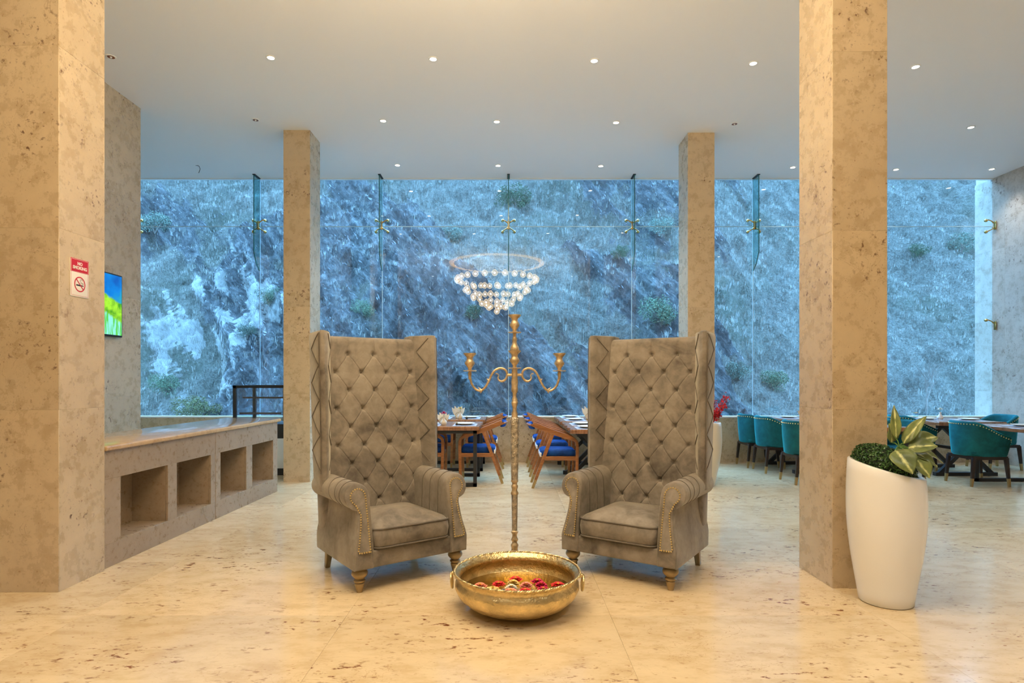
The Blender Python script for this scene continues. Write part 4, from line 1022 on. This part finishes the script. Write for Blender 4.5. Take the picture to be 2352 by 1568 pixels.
# ================================================================ DINING: WOODEN CHAIRS
def wood_chair():
    t = thing('wooden_chair', 'x', 'chair'); W = 0.215
    for s in (-1, 1):
        x = s*W; f = MB()
        path = smooth_path([(x,-0.255,0.09),(x,-0.262,0.35),(x,-0.262,0.54),(x,-0.235,0.595),(x,-0.15,0.632),(x,0.05,0.70),(x,0.285,0.795)], 5)
        for i, (a, b) in enumerate(zip(path[:-1], path[1:])): pass
        rings = []
        for i, p in enumerate(path):
            d = (path[min(i+1, len(path)-1)]-path[max(i-1, 0)]).normalized(); n = Vector((0, -d.z, d.y)); k = 0.019 if i < 14 else 0.019+0.012*min(1, (i-14)/8)
            rings.append([p+n*k+Vector((0.016,0,0)), p+n*k-Vector((0.016,0,0)), p-n*k-Vector((0.016,0,0)), p-n*k+Vector((0.016,0,0))])
        f.loft(rings); a = f.build('arm', M['teak'], t, bevel=0.004, bseg=2)
        MB().bar((x,-0.2545,0.0), (x,-0.255,0.095), 0.028, 0.033, up=(0,1,0)).build('brass_tip', M['cap'], a)
        l = MB().bar((x,0.252,0.10), (x,0.035,0.69), 0.028, 0.036, up=(0,1,0), h2=0.046).build('rear_leg', M['teak'], t, bevel=0.003)
        MB().bar((x,0.287,0.0), (x,0.250,0.105), 0.026, 0.030, up=(0,1,0), w2=0.029, h2=0.037).build('brass_tip', M['cap'], l)
        MB().box(x-0.013, x+0.013, -0.26, 0.17, 0.345, 0.395).build('side_rail', M['teak'], t, bevel=0.003)
    MB().box(-W, W, -0.265, -0.24, 0.345, 0.395).build('front_rail', M['teak'], t, bevel=0.003)
    MB().box(-W, W, 0.13, 0.155, 0.345, 0.395).build('back_rail', M['teak'], t, bevel=0.003)
    o0 = rrect(-0.198, 0.198, -0.25, 0.19, 0.05, 5); rg = lambda k, z: [((x)*k, -0.03+(y+0.03)*k, z) for x, y in o0]
    MB().loft([rg(0.95,0.392), rg(1,0.405), rg(1.0,0.44), rg(0.97,0.462), rg(0.85,0.478), rg(0.5,0.486), rg(0.05,0.488)]).build('seat', M['blue'], t, angle=60)
    MB().box(-0.2, 0.2, 0.175, 0.195, 0.385, 0.435).build('seat_band', M['whiteframe'], t, bevel=0.004)
    bp = MB(); rings = []
    for u in np.linspace(-1, 1, 11):
        x = u*0.205; y = 0.275+0.045*(1-u*u); rings.append([(x, y-0.018, 0.735), (x, y+0.004, 0.728), (x, y+0.030, 0.785), (x, y+0.015, 0.80), (x, y-0.005, 0.795)])
    bp.loft(rings).build('backrest', M['blue'], t, angle=60)
    MB().tube([(u*0.21, 0.30+0.045*(1-u*u), 0.78) for u in np.linspace(-1,1,9)], 0.014, 8).build('crest_rail', M['teak'], t)
    return t
wc0 = wood_chair(); used = [False]
def place(proto, flag, loc, deg, label, group):
    o = proto if not flag[0] else copy_tree(proto); flag[0] = True
    o.location = (loc[0], loc[1], 0); o.rotation_euler = (0, 0, math.radians(deg)); tag(o, label, 'chair', group); return o
G = 'wooden armchairs with blue seats'
place(wc0, used, (-0.365, 7.93), -90, 'nearest teak chair with blue seat on the right of the left dining table', G)
place(wc0, used, (-0.365, 9.21), -90, 'teak chair with blue seat behind the nearest one, left of the candelabra pole', G)
place(wc0, used, (-1.115, 7.95), 90, 'teak chair with blue seat left of the left table, half hidden by the armchair', G)
place(wc0, used, (-1.115, 9.21), 90, 'teak chair with blue seat in the back left corner behind the left armchair', G)
place(wc0, used, (0.585, 7.60), 90, 'nearest teak chair with blue seat right of the candelabra pole', G)
place(wc0, used, (0.580, 8.47), 90, 'middle teak chair with blue seat of the row right of the candelabra', G)
place(wc0, used, (0.575, 9.40), 90, 'farthest teak chair with blue seat of the row right of the candelabra', G)

# ================================================================ DINING: TEAL CHAIRS
def teal_chair():
    t = thing('barrel_chair', 'x', 'chair')
    path = [(-0.275,-0.23),(-0.280,-0.10),(-0.278,0.03)] + [(-0.278*math.cos(a), 0.03+0.245*math.sin(a)) for a in [PI*k/14 for k in range(1,14)]] + [(0.278,0.03),(0.280,-0.10),(0.275,-0.23)]
    def top(y): 
        s = max(0, min(1, (y+0.23)/0.42)); return 0.625+0.19*(s*s*(3-2*s)*0.45+s*0.55)
    rings, nails = [], []
    for i, (x, y) in enumerate(path):
        a, b = Vector((*path[max(i-1,0)],0)), Vector((*path[min(i+1,len(path)-1)],0)); d = (b-a).normalized(); n = Vector((-d.y, d.x, 0))   # outward
        if n.dot(Vector((x, y+0.02, 0))) < 0: n = -n
        z1 = top(y); zb = 0.375; q = []
        for off, z, k in ((-0.045, zb, 0.86), (0.0, zb, 0.86), (0.006, zb+0.02, 0.885), (0.006, (zb+z1)/2, 0.95), (0.0, z1-0.03, 1.0), (-0.004, z1-0.012, 1.0), (-0.020, z1, 1.0), (-0.040, z1-0.004, 1.0), (-0.056, z1-0.03, 1.0), (-0.056, (zb+z1)/2, 0.97)):
            q.append((x*k+n.x*off, y*k+n.y*off, z))
        rings.append(q)
        nails.append((Vector((x, y, z1-0.036))+n*0.002))
    MB().loft(rings).build('shell', M['teal'], t, angle=60)
    nb = MB(); sp_pts = smooth_path(nails, 6); acc = 0; last = None
    def drop(a, b, acc):
        d = (b-a).length; s = acc
        while s < d: nb.sphere(a.lerp(b, s/d), 0.0075, 6, 4); s += 0.034
        return s-d
    full = [Vector((-0.240,-0.203,0.40)), Vector((-0.270,-0.231,0.585))] + sp_pts + [Vector((0.270,-0.231,0.585)), Vector((0.240,-0.203,0.40))]
    for a, b in zip(full[:-1], full[1:]): acc = drop(a, b, acc)
    o = nb.build('nailhead_trim', M['nail'], t); o['kind'] = 'stuff'
    o0 = rrect(-0.215, 0.215, -0.27, 0.20, 0.09, 6); rg = lambda k, z: [(x*k, -0.03+(y+0.03)*k, z) for x, y in o0]
    MB().loft([rg(0.94,0.375), rg(1,0.39), rg(1.02,0.43), rg(0.98,0.462), rg(0.85,0.476), rg(0.4,0.485), rg(0.05,0.486)]).build('seat', M['teal'], t, angle=60)
    mb = MB()
    for s in (-1, 1): mb.box(s*0.21-0.016, s*0.21+0.016, -0.23, 0.20, 0.335, 0.378)
    for y in (-0.22, 0.19): mb.box(-0.21, 0.21, y-0.016, y+0.016, 0.335, 0.378)
    mb.build('seat_frame', M['darkwood'], t)
    for sx in (-1, 1):
        for sy, yt in ((-1, -0.215), (1, 0.19)):
            p1 = Vector((sx*0.212, yt, 0.36)); p0 = Vector((sx*0.222, yt+sy*0.035, 0.0)); c = p0.lerp(p1, 0.28)
            l = MB().bar(c, p1, 0.031, 0.031, up=(0,1,0), w2=0.042, h2=0.042).build('leg', M['darkwood'], t, bevel=0.003)
            MB().bar(p0, c, 0.024, 0.024, up=(0,1,0), w2=0.031, h2=0.031).build('brass_cap', M['cap'], l)
    return t
tc0 = teal_chair(); used2 = [False]; G = 'teal velvet barrel chairs'
place(tc0, used2, (3.86, 9.30), 90, 'farthest teal barrel chair, leftmost of the row by the red blossom', G)
place(tc0, used2, (3.90, 8.76), 90, 'middle teal barrel chair of the row left of the front right column', G)
place(tc0, used2, (3.88, 7.82), 90, 'nearest teal barrel chair of the row, half hidden by the front right column', G)
place(tc0, used2, (5.03, 7.76), -68, 'teal barrel chair right behind the variegated plant leaves', G)
place(tc0, used2, (6.01, 8.96), 90, 'teal barrel chair behind the plant, facing the far table', G)
place(tc0, used2, (6.03, 7.71), 90, 'large teal barrel chair in full view at the right', G)
place(tc0, used2, (7.36, 9.05), -90, 'teal barrel chair by the grey right wall, facing left', G)

# ================================================================ TABLES
def slab_mesh(sx, sy, seed):
    R = random.Random(seed); n = 14; pts = []
    def wob(k): return 0.012*math.sin(k*1.7+seed)+R.uniform(-0.006,0.006)
    for i in range(n): pts.append((-sx/2+wob(i), -sy/2+sy*i/n))
    for i in range(4): pts.append((-sx/2+sx*i/4, sy/2))
    for i in range(n): pts.append((sx/2+wob(i+30), sy/2-sy*i/n))
    for i in range(4): pts.append((sx/2-sx*i/4, -sy/2))
    a = [(x*0.985, y*0.99, 0.708) for x, y in pts]; b = [(x, y, 0.722) for x, y in pts]; c = [(x, y, 0.750) for x, y in pts]; d = [(x*0.985, y*0.992, 0.757) for x, y in pts]
    return MB().loft([a, b, c, d]).mesh('tabletop', angle=40)
def table(label, x0, x1, y0, y1, style, seed):
    sx, sy = x1-x0, y1-y0
    t = thing('dining_table', label, 'table', ((x0+x1)/2, (y0+y1)/2, 0), 0, 'live edge dining tables')
    obj('tabletop', slab_mesh(sx, sy, seed), M['slab'], t)
    if style == 'frame':
        for s in (-1, 1):
            f = thing('leg_frame', '', '', (0,0,0)); bpy.data.objects.remove(f)
            mb = MB(); X = sx/2-0.055; yy = s*(sy/2-0.06)
            mb.box(-X-0.022, -X+0.022, yy-0.022, yy+0.022, 0, 0.708); mb.box(X-0.022, X+0.022, yy-0.022, yy+0.022, 0, 0.708)
            mb.box(-X-0.022, X+0.022, yy-0.022, yy+0.022, 0.0, 0.044); mb.box(-X-0.022, X+0.022, yy-0.022, yy+0.022, 0.668, 0.708)
            mb.build('leg_frame', M['black'], t)
        MB().box(-0.02, 0.02, -sy/2+0.06, sy/2-0.06, 0.668, 0.700).build('stretcher', M['black'], t)
    else:
        for s in (-1, 1):
            mb = MB(); yy = s*(sy/2-0.14); X = sx/2-0.10
            mb.bar((-X,yy,0.03), (X*0.85,yy,0.69), 0.05, 0.05, up=(0,1,0)); mb.bar((X,yy+0.001,0.03), (-X*0.85,yy+0.001,0.69), 0.05, 0.05, up=(0,1,0))
            mb.box(-X-0.06, X+0.06, yy-0.035, yy+0.035, 0, 0.05); mb.box(-X-0.02, X+0.02, yy-0.03, yy+0.03, 0.665, 0.708)
            mb.build('cross_legs', M['black'], t)
        MB().bar((0,-sy/2+0.14,0.36), (0,sy/2-0.14,0.36), 0.04, 0.04).build('stretcher', M['black'], t)
    return t
table('wooden dining table nearest the left armchair, with red flower vase', -1.26, -0.365, 7.44, 8.36, 'frame', 1)
table('wooden dining table by the window behind the left armchair', -1.26, -0.345, 8.72, 9.62, 'frame', 2)
table('wooden dining table half hidden by the right armchair', 0.735, 1.64, 6.98, 8.22, 'cross', 3)
table('wooden dining table by the window behind the right armchair', 0.735, 1.64, 8.36, 9.60, 'cross', 4)
table('wooden dining table beside the nearest teal chair, mostly behind the front column', 4.06, 4.95, 7.30, 8.36, 'frame', 5)
table('wooden dining table by the window beside the far teal chairs', 4.04, 4.95, 8.42, 9.62, 'cross', 6)
table('far right wooden table with the white flower vase', 5.92, 6.86, 8.22, 9.30, 'cross', 7)
table('wooden table cut by the right edge of the picture', 6.12, 7.22, 6.88, 7.95, 'frame', 8)

TT = 0.757
plate_me = MB().lathe([(0,0.004),(0.07,0.004),(0.085,0.008),(0.125,0.020),(0.128,0.024),(0.124,0.026),(0.084,0.013),(0.07,0.010),(0,0.010)], 32).mesh('plate')
mat_me = MB().box(-0.21, 0.21, -0.15, 0.15, 0, 0.003).mesh('mat', bevel=0.001, bseg=1)
def setting(x, y, rot, lb):
    o = obj('placemat', mat_me, M['placemat']); o.location = (x, y, TT); o.rotation_euler = (0,0,rot); tag(o, 'placemat under the ' + lb, 'placemat', 'placemats')
    o = obj('dinner_plate', plate_me, M['cream']); o.location = (x, y, TT+0.003); tag(o, 'cream ' + lb, 'plate', 'dinner plates')
h = PI/2
setting(-0.56, 7.72, h, 'plate on the near left table, by the teak chair'); setting(-1.02, 7.72, h, 'plate at the left side of the near left table')
setting(-0.58, 9.1, h, 'plate on the window table behind the left armchair'); setting(-1.02, 9.1, h, 'plate at the left of the window table behind the left armchair')
for y, l in ((7.22,'nearest'),(7.80,'second'),(8.62,'third'),(9.30,'farthest')):
    setting(0.96, y, h, l + ' plate of the row on the right-hand tables by the armchair')
setting(4.28, 9.15, h, 'plate on the window table by the teal chairs'); setting(4.28, 7.95, h, 'plate on the table beside the front column')
setting(6.12, 8.75, h, 'plate at the left of the white flower vase'); setting(6.64, 8.62, h, 'plate at the right of the white flower vase')
setting(6.42, 7.45, h, 'plate on the table at the right picture edge')
def napkins(x, y, lb, n=3, s=1.0, rz=0.0):
    t = thing('napkin_holder', lb, 'napkin holder', (x, y, TT), rz, 'napkin holders')
    MB().tube([(0.045*math.cos(a), -0.02, 0.045+0.045*math.sin(a)) for a in [2*PI*k/24 for k in range(24)]], 0.003, 6, closed=True).build('wire_ring', M['cap'], t)
    MB().tube([(0.045*math.cos(a), 0.03, 0.045+0.045*math.sin(a)) for a in [2*PI*k/24 for k in range(24)]], 0.003, 6, closed=True).build('wire_ring', M['cap'], t)
    MB().box(-0.04, 0.04, -0.025, 0.035, 0, 0.006).build('foot', M['cap'], t)
    for k in range(n):
        a = (k-(n-1)/2)*0.42; y0 = -0.012+0.012*k; c, d = math.cos(a), math.sin(a)
        tri = [(-0.035,0.008),(0.035,0.008),(0.055*s,0.10*s),(0.05*s,0.165*s),(0.0,0.115*s),(-0.05*s,0.165*s),(-0.055*s,0.10*s)]
        MB().prism([(u*c+v*d*0.6, max(0.007, v*c-u*d*0.3)) for u, v in tri], 'y', y0, y0+0.007).build('napkin', M['napkin'], t)
    return t
napkins(-0.86, 7.86, 'cream napkins fanned in a wire holder on the near left table', 3, 0.95)
napkins(-0.76, 9.05, 'star-folded cream napkins on the window table behind the left armchair', 3, 1.15)
napkins(1.18, 8.80, 'cream napkins beside the right armchair on the window table', 3, 1.2)
napkins(4.36, 8.80, 'white napkins on the window table beside the front right column', 4, 1.1)
napkins(6.80, 7.72, 'cream napkins in a wire holder on the table at the right edge', 3, 1.0)
def vase(x, y, lb, fc, mat='cream', fl=1.0):
    t = thing('flower_vase', lb, 'vase', (x, y, TT), 0, 'small bud vases')
    MB().lathe([(0,0),(0.028,0),(0.036,0.012),(0.042,0.032),(0.036,0.055),(0.018,0.075),(0.014,0.095),(0.018,0.112),(0.014,0.112),(0.010,0.095),(0,0.09)], 24).build('vase', M[mat], t)
    f = thing('cut_flower', 'single ' + fc + ' flower in the ' + lb, 'flower', (x, y, TT+0.09), 0, 'flowers in bud vases')
    MB().tube([(0,0,-0.02),(0.004,0,0.03),(0.0,0,0.062)], 0.003, 6).build('stem', M['fl_green'], f)
    o = obj('petals', FM[1].copy(), None, f); o.data.materials.clear(); o.data.materials.append(M['fl_'+fc]); o.location = (0,0,0.058); o.scale = (fl,)*3
vase(-0.83, 7.66, 'cream bud vase at the front of the near left table', 'crimson')
vase(-0.72, 8.90, 'cream bud vase among the star napkins by the window', 'yellow')
vase(6.30, 8.72, 'white bud vase on the far right table', 'white', 'white')
vase(6.98, 7.55, 'white bud vase at the right picture edge', 'red', 'white')
t = thing('drinking_glass', 'small gold-rimmed glass beside the white flower vase', 'glass', (6.12, 8.98, TT))
MB().lathe([(0,0),(0.03,0),(0.034,0.09),(0.032,0.09),(0.028,0.005),(0,0.005)], 20).build('tumbler', M['pane'], t); MB().lathe([(0.0335,0.086),(0.0355,0.088),(0.0335,0.091),(0.032,0.089),(0.0335,0.086)], 20).build('rim', M['brass'], t)
for (x, y, lb) in ((-0.66, 7.62, 'small black pepper pot on the near left table'), (-0.62, 8.86, 'small black pepper pot on the window table behind the left armchair')):
    t = thing('pepper_pot', lb, 'pepper pot', (x, y, TT)); MB().lathe([(0,0),(0.016,0),(0.018,0.02),(0.013,0.03),(0,0.03)], 16).build('body', M['black'], t); MB().lathe([(0,0.029),(0.013,0.030),(0.010,0.040),(0,0.042)], 16).build('cap', M['cap'], t)
